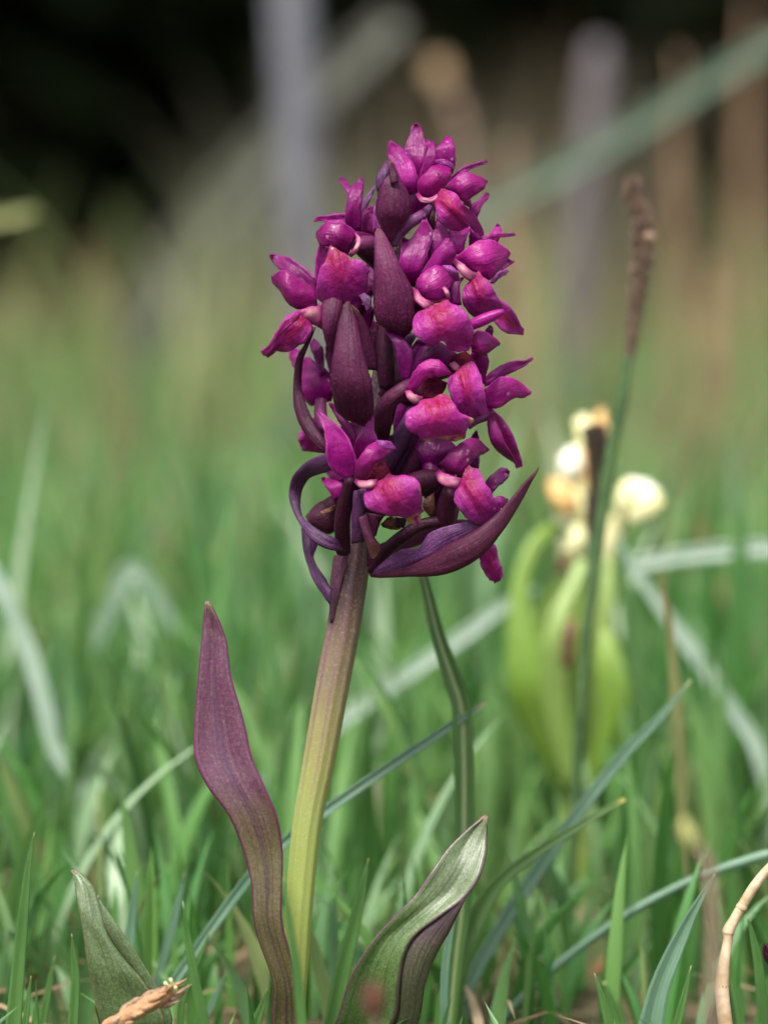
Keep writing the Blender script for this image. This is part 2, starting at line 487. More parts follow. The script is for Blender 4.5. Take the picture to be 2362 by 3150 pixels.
def lip_geo(view, out, cen, tip, dep, back=1.2, ripple=0.5, z0=SUBJ, N=72, R=10, thick=0.0004):
    """lobed lip from a closed outline; dep = (base, middle, tip) in mm nearer than z0"""
    _seed[0] += 1
    r_ = np.random.default_rng(_seed[0])
    out = np.array(out, float); k = len(out)
    ring = []
    for s_ in np.linspace(0, k, N, endpoint=False):
        i = int(s_); f = s_ - i
        p0, p1, p2, p3 = (out[(i + j) % k] for j in (-1, 0, 1, 2))
        ring.append(0.5 * (2 * p1 + (p2 - p0) * f + (2 * p0 - 5 * p1 + 4 * p2 - p3) * f * f + (3 * p1 - p0 - 3 * p2 + p3) * f ** 3))
    ring = np.array(ring); cen = np.array(cen, float); base = (out[0] + out[-1]) / 2; tip = np.array(tip, float)
    ax = tip - base; L = np.hypot(*ax); ax = ax / L; lat = np.array([-ax[1], ax[0]])
    Lm = np.abs((ring - base) @ lat - ((cen - base) @ lat)).max()
    ph = r_.uniform(0, 6.28, 4)
    th = np.arange(N) / N * 2 * math.pi
    wob = 1 + 0.012 * np.sin(9 * th + ph[0]) + 0.010 * np.sin(17 * th + ph[1])
    front, uv = [], []
    for ri in range(R + 1):
        r = (ri / R) ** 0.85
        for j in range(N if ri else 1):
            q = cen + (ring[j] - cen) * r * (wob[j] if ri else 1)
            v = float(np.clip((q - base) @ ax / L, 0, 1)); u = float(((q - base) @ lat - (cen - base) @ lat) / Lm)
            d = dep[0] * (1 - v) * (1 - 2 * v) + 4 * dep[1] * v * (1 - v) + dep[2] * v * (2 * v - 1)
            d -= back * u * u
            d += ripple * (math.sin(5 * th[j] + ph[2]) * 0.6 + math.sin(9 * th[j] + ph[3]) * 0.4) * r ** 3 * (0.2 + 0.8 * v)
            d += 0.35 * math.exp(-(u / 0.16) ** 2) * math.sin(math.pi * min(1, v * 1.3))      # low central ridge
            d -= 0.22 * math.exp(-((abs(u) - 0.34) / 0.12) ** 2) * math.sin(math.pi * v)
            front.append(VP(view, q[0], q[1], z0 - d / 1000)); uv.append((0.5 + 0.5 * u, v))
    A = np.array(front); n = len(A)
    B = A - BACK * thick
    V = np.vstack([A, B]); UV = np.array(uv + uv)
    f = []
    ix = lambda ri, j: 0 if ri == 0 else 1 + (ri - 1) * N + j % N
    for j in range(N):
        f.append((0, ix(1, j), ix(1, j + 1))); f.append((n, n + ix(1, j + 1), n + ix(1, j)))
        for ri in range(1, R):
            a, b, c, d_ = ix(ri, j), ix(ri + 1, j), ix(ri + 1, j + 1), ix(ri, j + 1)
            f.append((a, b, c, d_)); f.append((n + d_, n + c, n + b, n + a))
        a, b = ix(R, j), ix(R, j + 1)
        f.append((a, n + a, n + b, b))
    return V, f, UV

def tube_geo(pts, rad, seg=10, n=None, ridge=0.0, nridge=9, cap=True):
    n = n or max(6, 4 * len(pts))
    C = catmull(pts, n)
    R = np.maximum(catmull(np.asarray(rad, float)[:, None], n)[:, 0], 1e-5)
    Tn = unit(np.gradient(C, axis=0))
    ref = BACK if abs(Tn.mean(0) @ BACK) < 0.9 * np.linalg.norm(Tn.mean(0)) + 1e-9 else np.array([1., 0, 0])
    S = unit(np.cross(Tn, ref)); U = np.cross(S, Tn)
    a = np.linspace(0, 2 * math.pi, seg, endpoint=False)
    rr = 1 + ridge * np.cos(nridge * a)
    V = C[:, None] + (S[:, None] * np.cos(a)[None, :, None] + U[:, None] * np.sin(a)[None, :, None]) * (R[:, None] * rr[None])[..., None]
    UV = np.stack(np.broadcast_arrays((a / (2 * math.pi))[None], np.linspace(0, 1, n)[:, None]), -1).reshape(-1, 2)
    f = []
    for i in range(n - 1):
        for j in range(seg):
            k = (j + 1) % seg
            f.append((i * seg + j, i * seg + k, (i + 1) * seg + k, (i + 1) * seg + j))
    V = V.reshape(-1, 3)
    if cap:
        V = np.vstack([V, C[0] - Tn[0] * R[0] * 0.5, C[-1] + Tn[-1] * R[-1] * 0.5])
        UV = np.vstack([UV, [[0.5, 0.0]], [[0.5, 1.0]]])
        b, e = len(V) - 2, len(V) - 1
        for j in range(seg):
            k = (j + 1) % seg
            f.append((b, k, j)); f.append((e, (n - 1) * seg + j, (n - 1) * seg + k))
    return V, f, UV

def vtube(name, view, path, mat, parent, base, z0=SUBJ, **kw):
    """path: (x,y,r,d) in view pixels, d mm nearer than z0"""
    s = VW[view][2]
    pts = [VP(view, a[0], a[1], z0 - a[3] / 1000) for a in path]
    rad = [a[2] * s / F * (z0 - a[3] / 1000) for a in path]
    V, f, UV = tube_geo(pts, rad, **kw)
    return new_obj(name, V, f, M[mat] if isinstance(mat, str) else mat, parent, UV, base)

def join(*parts):
    V, f, U, off = [], [], [], 0
    for v, ff, u in parts:
        V.append(v); U.append(u)
        f += [tuple(i + off for i in x) for x in ff]
        off += len(v)
    return np.vstack(V), f, np.vstack(U)

def empty(name, loc, label, cat, group=None):
    o = bpy.data.objects.new(name, None)
    COL.objects.link(o)
    o.empty_display_size = 0.01
    o.location = loc
    tag(o, label, cat, group)
    return o

def tag(o, label=None, cat=None, group=None, kind=None):
    if label: o['label'] = label
    if cat: o['category'] = cat
    if group: o['group'] = group
    if kind: o['kind'] = kind
    return o

# ================================================================== THE SETTING
def ground_material():
    t = NT('meadow_soil')
    ob = t.obj()
    n1 = t.noise(ob, 9, 6, 0.6)
    n2 = t.noise(ob, 70, 5, 0.65)
    col = t.mix(t.sstep(n2, 0.35, 0.68), (0.05, 0.04, 0.02), (0.13, 0.095, 0.055))
    col = t.mix(t.math('MULTIPLY', t.sstep(n1, 0.45, 0.6), 0.8), col, (0.06, 0.105, 0.03))
    return t.finish(col, 0.9, 0.2, t.math('ADD', n2, t.noise(ob, 300, 4)), 0.8, 0.004)

ax = np.sinh(np.linspace(-7.0, 7.0, 141)) / math.sinh(7.0) * 150
GX, GY = np.meshgrid(ax, ax + 0.3)
rad = np.hypot(GX, GY)
GZ = 0.0025 * np.sin(37 * GX + 3) * np.sin(41 * GY) + 0.002 * np.sin(83 * GX) * np.sin(71 * GY + 1) - 0.004
GZ = np.where(rad > 3, -0.01 + 0.04 * np.sin(0.9 * GX) * np.sin(0.7 * GY), GZ)
n_ = len(ax)
gv = np.stack([GX, GY, GZ], -1).reshape(-1, 3)
gf = [(i * n_ + j, i * n_ + j + 1, (i + 1) * n_ + j + 1, (i + 1) * n_ + j) for i in range(n_ - 1) for j in range(n_ - 1)]
tag(new_obj('ground', gv, gf, ground_material()), kind='structure')

# ------------------------------------------------------------------ dark wood behind the meadow
def leaf_soup_mat(name, stops, rough=0.6, transl=0.15, spec=0.3):
    t = NT(name)
    rnd = t.n('ShaderNodeNewGeometry').outputs['Random Per Island']
    col = t.ramp(rnd, stops)
    return t.finish(col, rough, spec, None, transl=transl)
M['needles'] = leaf_soup_mat('conifer_needles', [(0.0, (0.018, 0.032, 0.012)), (1.0, (0.045, 0.07, 0.025))], transl=0.05)
M['bark'] = plain_mat('conifer_bark', (0.05, 0.035, 0.026), (0.10, 0.07, 0.05), 9, 0.9, 0.2, bdist=0.02)

def quads_obj(name, C, A, B, mat, parent=None, base=None):
    """one quad per row: centre C, half axes A, B"""
    V = np.stack([C - A - B, C + A - B * 0.6, C + A * 1.2 + B * 0.6, C - A + B], 1).reshape(-1, 3)
    n = len(C)
    me = bpy.data.meshes.new(name)
    me.vertices.add(4 * n); me.loops.add(4 * n); me.polygons.add(n)
    me.vertices.foreach_set('co', V.astype(np.float32).ravel())
    me.loops.foreach_set('vertex_index', np.arange(4 * n, dtype=np.int32))
    me.polygons.foreach_set('loop_start', np.arange(0, 4 * n, 4, dtype=np.int32))
    me.update(calc_edges=True)
    me.materials.append(mat)
    o = bpy.data.objects.new(name, me)
    COL.objects.link(o)
    if parent is not None: o.parent = parent
    return o

def make_conifer(H, R0, low):
    root = empty('conifer', (0, 0, 0), 'dark conifer in the shady wood beyond the meadow', 'tree', 'conifers of the wood beyond the meadow')
    pts = [np.array([0.06 * math.sin(k), 0.05 * math.cos(k * 1.7), H * k / 6 - (0.05 if k == 0 else 0)]) for k in range(7)]
    V, f, UV = tube_geo(pts, [0.17, 0.14, 0.115, 0.09, 0.06, 0.035, 0.01], seg=10)
    new_obj('trunk', V, f, M['bark'], root, UV)
    # boughs: whorls of drooping branches carrying sprays
    Cs, As, Bs, bt = [], [], [], []
    z = low
    while z < H * 0.98:
        L = R0 * (1 - (z - low) / (H - low)) ** 0.8 + 0.15
        for k in range(7):
            a = rng.uniform(0, 6.28); Lk = L * rng.uniform(0.75, 1.1)
            d = np.array([math.cos(a), math.sin(a), 0.0])
            p0 = np.array([0, 0, z]); p1 = p0 + d * Lk * 0.55 + np.array([0, 0, 0.02 * Lk]); p2 = p0 + d * Lk + np.array([0, 0, -0.22 * Lk])
            bt.append(tube_geo([p0, p1, p2], [0.025, 0.015, 0.004], seg=4, n=5, cap=False))
            m = int(26 * Lk / R0) + 8
            tt = rng.uniform(0.12, 1.0, m)
            c = p0 + d * (tt * Lk)[:, None]
            c[:, 2] += -0.22 * Lk * tt ** 2 + 0.03 + rng.normal(0, 0.05, m)
            side = np.array([-d[1], d[0], 0.0])
            c += side * (rng.normal(0, 0.22, m) * Lk * (1.1 - tt) * 0.9)[:, None]
            sz = rng.uniform(0.10, 0.24, m)
            ang = a + rng.normal(0, 0.7, m)
            A = np.stack([np.cos(ang), np.sin(ang), -0.35 + rng.normal(0, 0.2, m)], 1) * sz[:, None]
            B = np.stack([-np.sin(ang), np.cos(ang), rng.normal(0, 0.35, m)], 1) * (sz * 0.45)[:, None]
            Cs.append(c); As.append(A); Bs.append(B)
        z += 0.24 + 0.03 * z
    tag(quads_obj('crown', np.vstack(Cs), np.vstack(As), np.vstack(Bs), M['needles'], root), kind='stuff')
    V, f, UV = join(*bt)
    tag(new_obj('bough', V, f, M['bark'], root, UV), kind='stuff')
    return root

def copy_tree(o, parent=None):
    c = o.copy(); COL.objects.link(c); c.parent = parent
    for ch in o.children:
        copy_tree(ch, c)
    return c

protos = [make_conifer(8.5, 2.3, 1.15), make_conifer(7.5, 2.0, 0.35)]
spots = []
for row, (y, dx, kind) in enumerate([(5.9, 1.9, 0), (7.6, 1.7, 0), (9.4, 1.6, 1), (11.2, 1.7, 1)]):
    k = -3
    for k in range(-3, 4):
        spots.append((k * dx + (0.8 if row % 2 else 0.15) + random.uniform(-.25, .25), y + random.uniform(-.3, .3), kind))
used = [False, False]
for x, y, kind in spots:
    o = protos[kind] if not used[kind] else copy_tree(protos[kind])
    used[kind] = True
    o.location = (x, y, -0.03)
    o.rotation_euler = (0, 0, random.uniform(0, 6.28))
    s = random.uniform(0.85, 1.15)
    o.scale = (s, s, s)

# ------------------------------------------------------------------ meadow grass (uncountable)
def blade_field(name, X, Y, Hh, W, lean, az, mat, rows=5, base_z=-0.004, curve=1.0, fold=0.25):
    n = len(X)
    t = np.linspace(0, 1, rows)
    dirx, diry = np.cos(az), np.sin(az)
    horiz = (lean * Hh)[:, None] * (0.35 * t + 0.65 * t ** 2.2)[None] * curve
    zz = Hh[:, None] * (t - 0.28 * np.minimum(lean, 1.6)[:, None] * t ** 3)
    cx = X[:, None] + dirx[:, None] * horiz; cy = Y[:, None] + diry[:, None] * horiz
    tw = rng.uniform(0, 6.28, n)
    tw2 = rng.normal(0, 0.7, n)
    ang = tw[:, None] + tw2[:, None] * t[None]
    wid = 0.5 * W[:, None] * np.clip(1.0 - t ** 2.4, 0.0, 1)[None] * (0.7 + 0.6 * np.minimum(t * 3, 1) * 0.5)[None]
    sx, sy = np.cos(ang) * wid, np.sin(ang) * wid
    nx, ny = -np.sin(ang) * wid * fold * 2, np.cos(ang) * wid * fold * 2
    zc = zz + base_z
    Lx = np.stack([cx - sx, cy - sy, zc], -1); Mx = np.stack([cx + nx, cy + ny, zc], -1); Rx = np.stack([cx + sx, cy + sy, zc], -1)
    V = np.stack([Lx, Mx, Rx], 2).reshape(-1, 3)          # n, rows, 3
    b = (np.arange(n) * rows * 3)[:, None]
    q = []
    for i in range(rows - 1):
        for j in range(2):
            a0 = i * 3 + j
            q.append([a0, a0 + 1, a0 + 4, a0 + 3])
    Q = (b[:, :, None] + np.array(q)[None]).reshape(-1, 4)
    me = bpy.data.meshes.new(name)
    m = len(Q)
    me.vertices.add(len(V)); me.loops.add(4 * m); me.polygons.add(m)
    me.vertices.foreach_set('co', V.astype(np.float32).ravel())
    me.loops.foreach_set('vertex_index', Q.astype(np.int32).ravel())
    me.polygons.foreach_set('loop_start', np.arange(0, 4 * m, 4, dtype=np.int32))
    me.polygons.foreach_set('use_smooth', np.ones(m, dtype=bool))
    me.update(calc_edges=True)
    me.materials.append(mat)
    o = bpy.data.objects.new(name, me)
    COL.objects.link(o)
    return o

def grass_mat(name, pale):
    t = NT(name)
    g = t.n('ShaderNodeNewGeometry')
    rnd = g.outputs['Random Per Island']
    col = t.ramp(rnd, [(0.0, (0.032, 0.120, 0.020)), (0.30, (0.058, 0.195, 0.034)), (0.55, (0.075, 0.225, 0.064)), (0.75, (0.130, 0.275, 0.055)),
                       (0.88, (0.13, 0.26, 0.13)), (0.95, (0.22, 0.32, 0.11)), (1.0, (0.26, 0.23, 0.11))])
    n = t.noise(g.outputs['Position'], 900, 2)
    col = t.mix(t.math('MULTIPLY', t.sstep(n, 0.4, 0.8), 0.2), col, (0.2, 0.28, 0.10))
    big = t.noise(g.outputs['Position'], 7, 3)                 # patches of paler and bluer tufts
    col = t.mix(t.math('MULTIPLY', t.sstep(big, 0.42, 0.60), 0.35 + pale), col, (0.24, 0.36, 0.12))
    big2 = t.noise(g.outputs['Position'], 11, 2)
    col = t.mix(t.math('MULTIPLY', t.sstep(big2, 0.55, 0.66), 0.5), col, (0.10, 0.22, 0.10))
    return t.finish(col, 0.42, 0.34, n, 0.2, 0.0002, 0.40)
M['grass'] = grass_mat('meadow_grass', 0.0)
M['grass_far'] = grass_mat('meadow_grass_far', 0.5)
M['straw'] = leaf_soup_mat('straw', [(0.0, (0.13, 0.085, 0.045)), (0.5, (0.23, 0.17, 0.09)), (0.8, (0.30, 0.24, 0.15)), (1.0, (0.19, 0.085, 0.035))], 0.55, 0.2)

def scatter(n, y0, y1, bias=1.0, spread=0.20, pad=0.10):
    """points over the meadow, y measured from the camera"""
    z = y0 + (y1 - y0) * rng.uniform(0, 1, n) ** bias
    x = rng.uniform(-1, 1, n) * (spread * z + pad)
    return x, z

def field(name, n, y0, y1, h0, h1, w0, w1, lean0, lean1, mat, rows=5, bias=1.0, hfun=None, keep=None, **kw):
    x, z = scatter(n, y0, y1, bias, **kw)
    Hh = rng.uniform(h0, h1, n)
    if hfun is not None: Hh = Hh * hfun(z)
    if keep is not None:
        k = keep(x, z, Hh)
        x, z, Hh = x[k], z[k], Hh[k]
    n = len(x)
    return blade_field(name, x, z + CAM.y, Hh, rng.uniform(w0, w1, n), rng.uniform(lean0, lean1, n), rng.uniform(0, 6.28, n), mat, rows)

def lab(o, label):
    return tag(o, label, 'grass', kind='stuff')

# short turf in front of and around the orchid, low enough to leave the view open
lab(field('turf', 1300, 0.20, 0.60, 0.008, 0.020, 0.0012, 0.0026, 0.1, 0.9, M['grass'], spread=0.25, pad=0.12),
    'short green turf around the foot of the purple orchid')
lab(field('meadow_grass', 700, 0.625, 0.72, 0.012, 0.042, 0.0022, 0.0045, 0.05, 0.6, M['grass'], 8, spread=0.17, pad=0.08),
    'pointed green grass blades just behind the purple orchid')
lab(field('meadow_grass', 1500, 0.72, 1.0, 0.035, 0.085, 0.0028, 0.0055, 0.05, 0.55, M['grass'], 7, spread=0.17, pad=0.10,
          keep=lambda x, z, h: ~((np.abs(x - 0.047 * z) < 0.016) & (z < 0.77) & (h > 0.055))),
    'soft green meadow grass behind the foot of the purple orchid')
lab(field('meadow_grass', 5200, 1.0, 1.9, 0.06, 0.120, 0.003, 0.006, 0.05, 0.55, M['grass_far'], 6, spread=0.17, pad=0.12),
    'softly blurred green meadow grass in the middle distance')
lab(field('meadow_grass', 22000, 1.9, 5.4, 0.08, 0.19, 0.0035, 0.007, 0.05, 0.5, M['grass_far'], 4, spread=0.2, pad=0.2, bias=0.8),
    'far green meadow grass reaching to the edge of the dark wood')
M['grass_straw'] = leaf_soup_mat('straw_green_grass', [(0.0, (0.12, 0.19, 0.05)), (0.5, (0.22, 0.27, 0.10)), (1.0, (0.33, 0.32, 0.16))], 0.5, 0.35, 0.3)
M['grass_broad'] = leaf_soup_mat('broad_grass', [(0.0, (0.030, 0.090, 0.018)), (0.35, (0.060, 0.185, 0.034)), (0.6, (0.13, 0.27, 0.07)), (0.8, (0.21, 0.34, 0.17)), (0.95, (0.36, 0.46, 0.30)), (1.0, (0.30, 0.22, 0.12))], 0.4, 0.35, 0.5)
lab(field('meadow_grass', 460, 0.78, 1.5, 0.05, 0.135, 0.005, 0.010, 0.03, 0.42, M['grass_broad'], 9, spread=0.17, pad=0.10,
          keep=lambda x, z, h: ~((np.abs(x - 0.052 * z) < 0.022) & (z < 0.82))),
    'broad blurred grass leaves, light and dark, behind the purple orchid')
lab(field('meadow_grass', 2600, 1.9, 5.6, 0.13, 0.31, 0.004, 0.008, 0.05, 0.5, M['grass_straw'], 6, spread=0.2, pad=0.2, bias=0.8),
    'tall loose green grass standing above the far meadow')
lab(field('meadow_grass', 170, 0.66, 0.80, 0.03, 0.068, 0.004, 0.0075, 0.05, 0.6, M['grass_broad'], 10, spread=0.15, pad=0.08,
          keep=lambda x, z, h: ~(np.abs(x - 0.047 * z) < 0.016)),
    'fresh green broad grass leaves between the orchids')
lab(field('dry_grass', 900, 1.1, 2.4, 0.07, 0.16, 0.0015, 0.0032, 0.05, 0.4, M['straw'], 5, spread=0.18, pad=0.12),
    'thin straw coloured dry stalks mixed into the blurred meadow')
lab(field('dry_grass', 1900, 2.0, 5.2, 0.10, 0.28, 0.0025, 0.005, 0.05, 0.4, M['straw'], 4, spread=0.2, pad=0.2, bias=0.7),
    'brown dry stalks in front of the dark wood')
lab(field('dry_grass', 1500, 3.6, 5.4, 0.25, 0.62, 0.003, 0.006, 0.03, 0.25, M['straw'], 5, spread=0.2, pad=0.2,
          keep=lambda x, z, h: x / z > -0.012 + 0.05 * (h - 0.25)),
    'tall thin brown dead stems at the sunny edge of the dark wood')
M['dead_stem'] = leaf_soup_mat('dead_stem_grey', [(0.0, (0.09, 0.085, 0.055)), (0.5, (0.15, 0.145, 0.095)), (1.0, (0.20, 0.18, 0.125))], 0.7, 0.2)
lab(field('dry_grass', 1500, 3.2, 5.4, 0.22, 0.60, 0.004, 0.009, 0.05, 0.5, M['dead_stem'], 5, spread=0.2, pad=0.2,
          keep=lambda x, z, h: (x / z > -0.075 + 0.13 * (h - 0.22)) & (x / z < 0.075)),
    'tall grey olive dead stems crowding before the dark wood')
lab(field('dead_litter', 1300, 0.45, 1.3, 0.006, 0.02, 0.0012, 0.003, 1.0, 3.2, M['straw'], 4, spread=0.18, pad=0.10),
    'dead straw litter lying between the grass blades')

# ================================================================== THE PURPLE ORCHID
STEM = [(884, 3300, 36), (893, 3150, 37), (906, 3010, 38), (917, 2811, 41), (942, 2546, 44), (979, 2347, 48), (1026, 2082, 51), (1058, 1916, 50),
        (1083, 1750, 50), (1103, 1620, 42), (1138, 1400, 34), (1168, 1200, 30), (1190, 1000, 27), (1208, 800, 22), (1225, 600, 14)]
OB = P(885, 3290, SUBJ)
OB[2] = -0.006
orchid = empty('orchid', OB, 'tall purple orchid in full bloom with a dense spike of magenta flowers', 'orchid')
V, f, UV = tube_geo([P(x, y, SUBJ) for x, y, r in STEM], [r / F * SUBJ for x, y, r in STEM], seg=36, n=70, ridge=0.055, nridge=9)
new_obj('stem', V, f, M['stem'], orchid, UV, OB)

def axis_x(y):
    ys = [s[1] for s in STEM][::-1]; xs = [s[0] for s in STEM][::-1]
    return float(np.interp(y, ys, xs))

def flower(view, x, y, d, r=36, mat='ovary', drop=110):
    """ovary from the throat at (x,y,d) down to the stem: the body of a flower"""
    ox, oy, s = VW[view]
    px, py = ox + x * s, oy + y * s
    ay = py + drop
    ax_ = axis_x(ay)
    p0 = P(px, py, SUBJ - d / 1000)
    p3 = P(ax_, ay, SUBJ)
    p1 = P(px * 0.72 + ax_ * 0.28, py + drop * 0.12, SUBJ - d * 0.78 / 1000)
    p2 = P(px * 0.25 + ax_ * 0.75, py + drop * 0.55, SUBJ - d * 0.32 / 1000)
    k = SUBJ / F
    V, f, UV = tube_geo([p3, p2, p1, p0], [r * k * 0.6, r * k * 0.95, r * k, r * k * 0.6], seg=12, n=16, ridge=0.05, nridge=3)
    return new_obj('flower', V, f, M[mat], orchid, UV, OB)

_pr = random.Random(5)
def pt(fl, name, view, rows, mat, bulge=0.15, **kw):
    if name in ('sepal', 'petal', 'hood'):
        kw.setdefault('widen', 0.06 if name == 'hood' else 0.12)
        kw.setdefault('taper', 0.45); kw.setdefault('curl', _pr.choice((-0.0016, 0.0008, 0.0014)))
    if name == 'hood':
        bulge *= 0.62
        kw.setdefault('fold', 0.10); kw.setdefault('ripple', 0.0003); kw.setdefault('jag', 0.0002)
    if name in ('sepal', 'petal'):            # some cup towards us, some away, with a soft midrib crease
        bulge = bulge * _pr.choice((-0.9, -0.6, 0.45, 0.6))
        kw.setdefault('fold', _pr.choice((-0.07, 0.07, 0.10)))
        kw.setdefault('ripple', 0.00022)
        kw.setdefault('jag', 0.00016)
    return patch(name, view, rows, mat, fl, OB, bulge, **kw)

def tb(fl, name, view, path, mat, **kw):
    if mat == 'throat':                       # a flattened collar, not a round tube
        rows = []
        for i, (x, y, r, d) in enumerate(path):
            x0, y0 = path[max(i - 1, 0)][:2]; x1, y1 = path[min(i + 1, len(path) - 1)][:2]
            L = math.hypot(x1 - x0, y1 - y0)
            nx, ny = -(y1 - y0) / L, (x1 - x0) / L
            end = i in (0, len(path) - 1)
            w = r * (0.9 if end else 1.1)
            rows.append((x - nx * w, y - ny * w, x + nx * w, y + ny * w, d - (2.0 if end else 0.6)))
        return patch(name, view, rows, 'throat', fl, OB, 0.22, jag=0.00012)
    return vtube(name, view, path, mat, fl, OB, **kw)

def lip(fl, view, out, cen, tip, dep, mat='lip', **kw):
    V, f, UV = lip_geo(view, out, cen, tip, dep, **kw)
    return new_obj('lip', V, f, M[mat], fl, UV, OB)

# ---- flower at the very top
fl = flower('A', 640, 800, 5, 30)
pt(fl, 'sepal', 'A', [(440, 800, 520, 760, 7), (330, 700, 505, 620, 8), (262, 500, 440, 450, 7), (205, 370, 350, 320, 6), (205, 275, 250, 243, 5)], 'sepal', 0.12)
pt(fl, 'sepal', 'A', [(470, 660, 540, 660, 4), (400, 400, 570, 460, 5), (388, 330, 580, 300, 4), (430, 200, 565, 190, 3), (452, 95, 535, 90, 2), (480, 70, 510, 70, 2)], 'sepal', 0.15)
pt(fl, 'petal', 'A', [(560, 440, 650, 420, 3), (572, 300, 650, 290, 3), (578, 225, 620, 217, 2)], 'sepal', 0.2)
pt(fl, 'petal', 'A', [(515, 700, 660, 640, 7), (580, 450, 690, 420, 8), (630, 300, 688, 300, 7), (655, 240, 682, 238, 6)], 'sepal', 0.2)
pt(fl, 'sepal', 'A', [(700, 600, 860, 580, 3), (700, 420, 892, 440, 4), (692, 335, 880, 310, 4), (760, 268, 862, 225, 3), (785, 192, 830, 186, 2)], 'sepal', 0.12)
pt(fl, 'hood', 'A', [(510, 790, 680, 850, 8), (530, 660, 765, 730, 9), (620, 540, 850, 600, 9), (690, 450, 885, 525, 8)], 'hood', 0.24)
pt(fl, 'hood_rim', 'A', [(686, 440, 690, 470, 11), (780, 430, 790, 490, 13), (884, 490, 886, 540, 10)], 'petal_light', 0.2)
tb(fl, 'throat', 'A', [(505, 780, 20, 10), (560, 845, 26, 11), (650, 850, 26, 11), (740, 790, 22, 10), (765, 715, 14, 9)], 'throat')
lip(fl, 'A', [(700, 800), (688, 870), (695, 960), (725, 1050), (780, 1110), (850, 1150), (950, 1162), (1020, 1125), (1060, 1110), (1110, 1160), (1140, 1222), (1195, 1200), (1150, 1090), (1105, 1005), (1040, 945), (960, 870), (930, 810), (870, 760), (800, 740), (750, 735)], (890, 950), (1150, 1190), (10, 12, 3))
tb(fl, 'spur', 'A', [(640, 910, 30, 8), (560, 1000, 55, 9), (420, 1090, 62, 10), (310, 1210, 58, 10), (268, 1310, 38, 10)], 'spur')
pt(fl, 'ovary_wall', 'A', [(430, 1010, 520, 980, 4), (430, 880, 640, 870, 5), (440, 740, 560, 740, 5)], 'sepal', 0.3)
tb(orchid, 'bract', 'A', [(672, 1140, 12, 8), (650, 1030, 42, 8), (672, 880, 14, 7)], 'bract_red')

# ---- flower behind it on the right
fl = flower('A', 900, 800, 1, 28)
pt(fl, 'petal', 'A', [(775, 730, 830, 725, 2), (850, 620, 880, 665, 3), (980, 510, 1000, 560, 3), (1100, 473, 1110, 508, 1), (1212, 440, 1225, 482, -1)], 'sepal', 0.2)
pt(fl, 'hood', 'A', [(790, 725, 880, 790, 3), (870, 640, 975, 855, 4), (990, 575, 1080, 800, 4), (1110, 592, 1180, 742, 3), (1218, 650, 1226, 675, 0)], 'hood', 0.22)
pt(fl, 'petal', 'A', [(985, 900, 1060, 930, 1), (985, 830, 1052, 860, 1), (1010, 803, 1035, 805, 0)], 'sepal', 0.2)
pt(fl, 'sepal', 'A', [(1030, 1010, 1120, 1030, 0), (1060, 900, 1140, 960, 0), (1140, 850, 1180, 890, -1), (1198, 775, 1232, 830, -2), (1228, 763, 1250, 790, -2)], 'sepal', 0.15)

# ---- dark bud beside the top flower
fl = patch('bud', 'A', [(200, 1290, 250, 1270, 11), (150, 1150, 340, 1120, 12), (93, 980, 425, 1015, 13), (110, 800, 440, 860, 13), (93, 640, 385, 710, 12), (130, 540, 320, 600, 11), (198, 450, 270, 470, 9)], 'bract', orchid, OB, 0.36, thick=0.0006)
pt(fl, 'bud_flap', 'A', [(235, 690, 320, 665, 15), (228, 560, 295, 560, 14), (238, 470, 258, 462, 11)], 'ovary', 0.2)
pt(fl, 'bud_fold', 'A', [(95, 760, 200, 660, 13), (92, 620, 220, 560, 13), (140, 530, 210, 480, 12), (195, 450, 205, 450, 10)], 'bract_violet', 0.3)

# ---- upper left flower
fl = flower('B', 1010, 770, 8, 34)
pt(fl, 'petal', 'B', [(930, 420, 1000, 400, 3), (920, 260, 962, 230, 3), (850, 125, 920, 130, 1), (852, 80, 888, 75, 0)], 'sepal', 0.2)
pt(fl, 'sepal', 'B', [(920, 620, 1060, 640, 5), (905, 480, 1062, 460, 6), (930, 330, 1062, 330, 6), (962, 210, 1080, 225, 5), (1020, 130, 1088, 140, 3), (1050, 90, 1080, 92, 2)], 'sepal', 0.2)
pt(fl, 'sepal', 'B', [(960, 610, 985, 470, 5), (850, 570, 860, 458, 4), (700, 535, 720, 475, 3), (650, 530, 640, 480, 1), (570, 540, 600, 485, 0)], 'sepal', 0.2)
pt(fl, 'hood', 'B', [(930, 880, 1030, 660, 9), (830, 810, 900, 565, 11), (740, 785, 780, 550, 11), (640, 775, 690, 555, 10), (597, 700, 610, 620, 8)], 'hood', 0.24)
tb(fl, 'throat', 'B', [(1000, 650, 14, 12), (1040, 720, 20, 13), (1015, 810, 24, 14), (950, 890, 22, 14)], 'throat')
pt(fl, 'sepal', 'B', [(600, 1160, 690, 1160, 8), (604, 950, 700, 940, 8), (632, 800, 742, 815, 8), (690, 750, 735, 765, 7)], 'sepal', 0.15)
lip(fl, 'B', [(745, 790), (715, 870), (692, 950), (650, 1010), (620, 1090), (608, 1190), (605, 1290), (650, 1360), (720, 1385), (800, 1370), (880, 1385), (950, 1410), (1010, 1430), (1060, 1390), (1095, 1360), (1075, 1300), (1110, 1260), (1130, 1170), (1135, 1080), (1155, 1030), (1110, 970), (1050, 925), (990, 920), (930, 900), (900, 860), (830, 830), (780, 790)], (860, 1130), (900, 1400), (13, 14.5, 11))
tb(fl, 'ovary', 'B', [(985, 790, 70, 8), (1100, 775, 98, 7), (1240, 790, 90, 5)], 'ovary_pink')
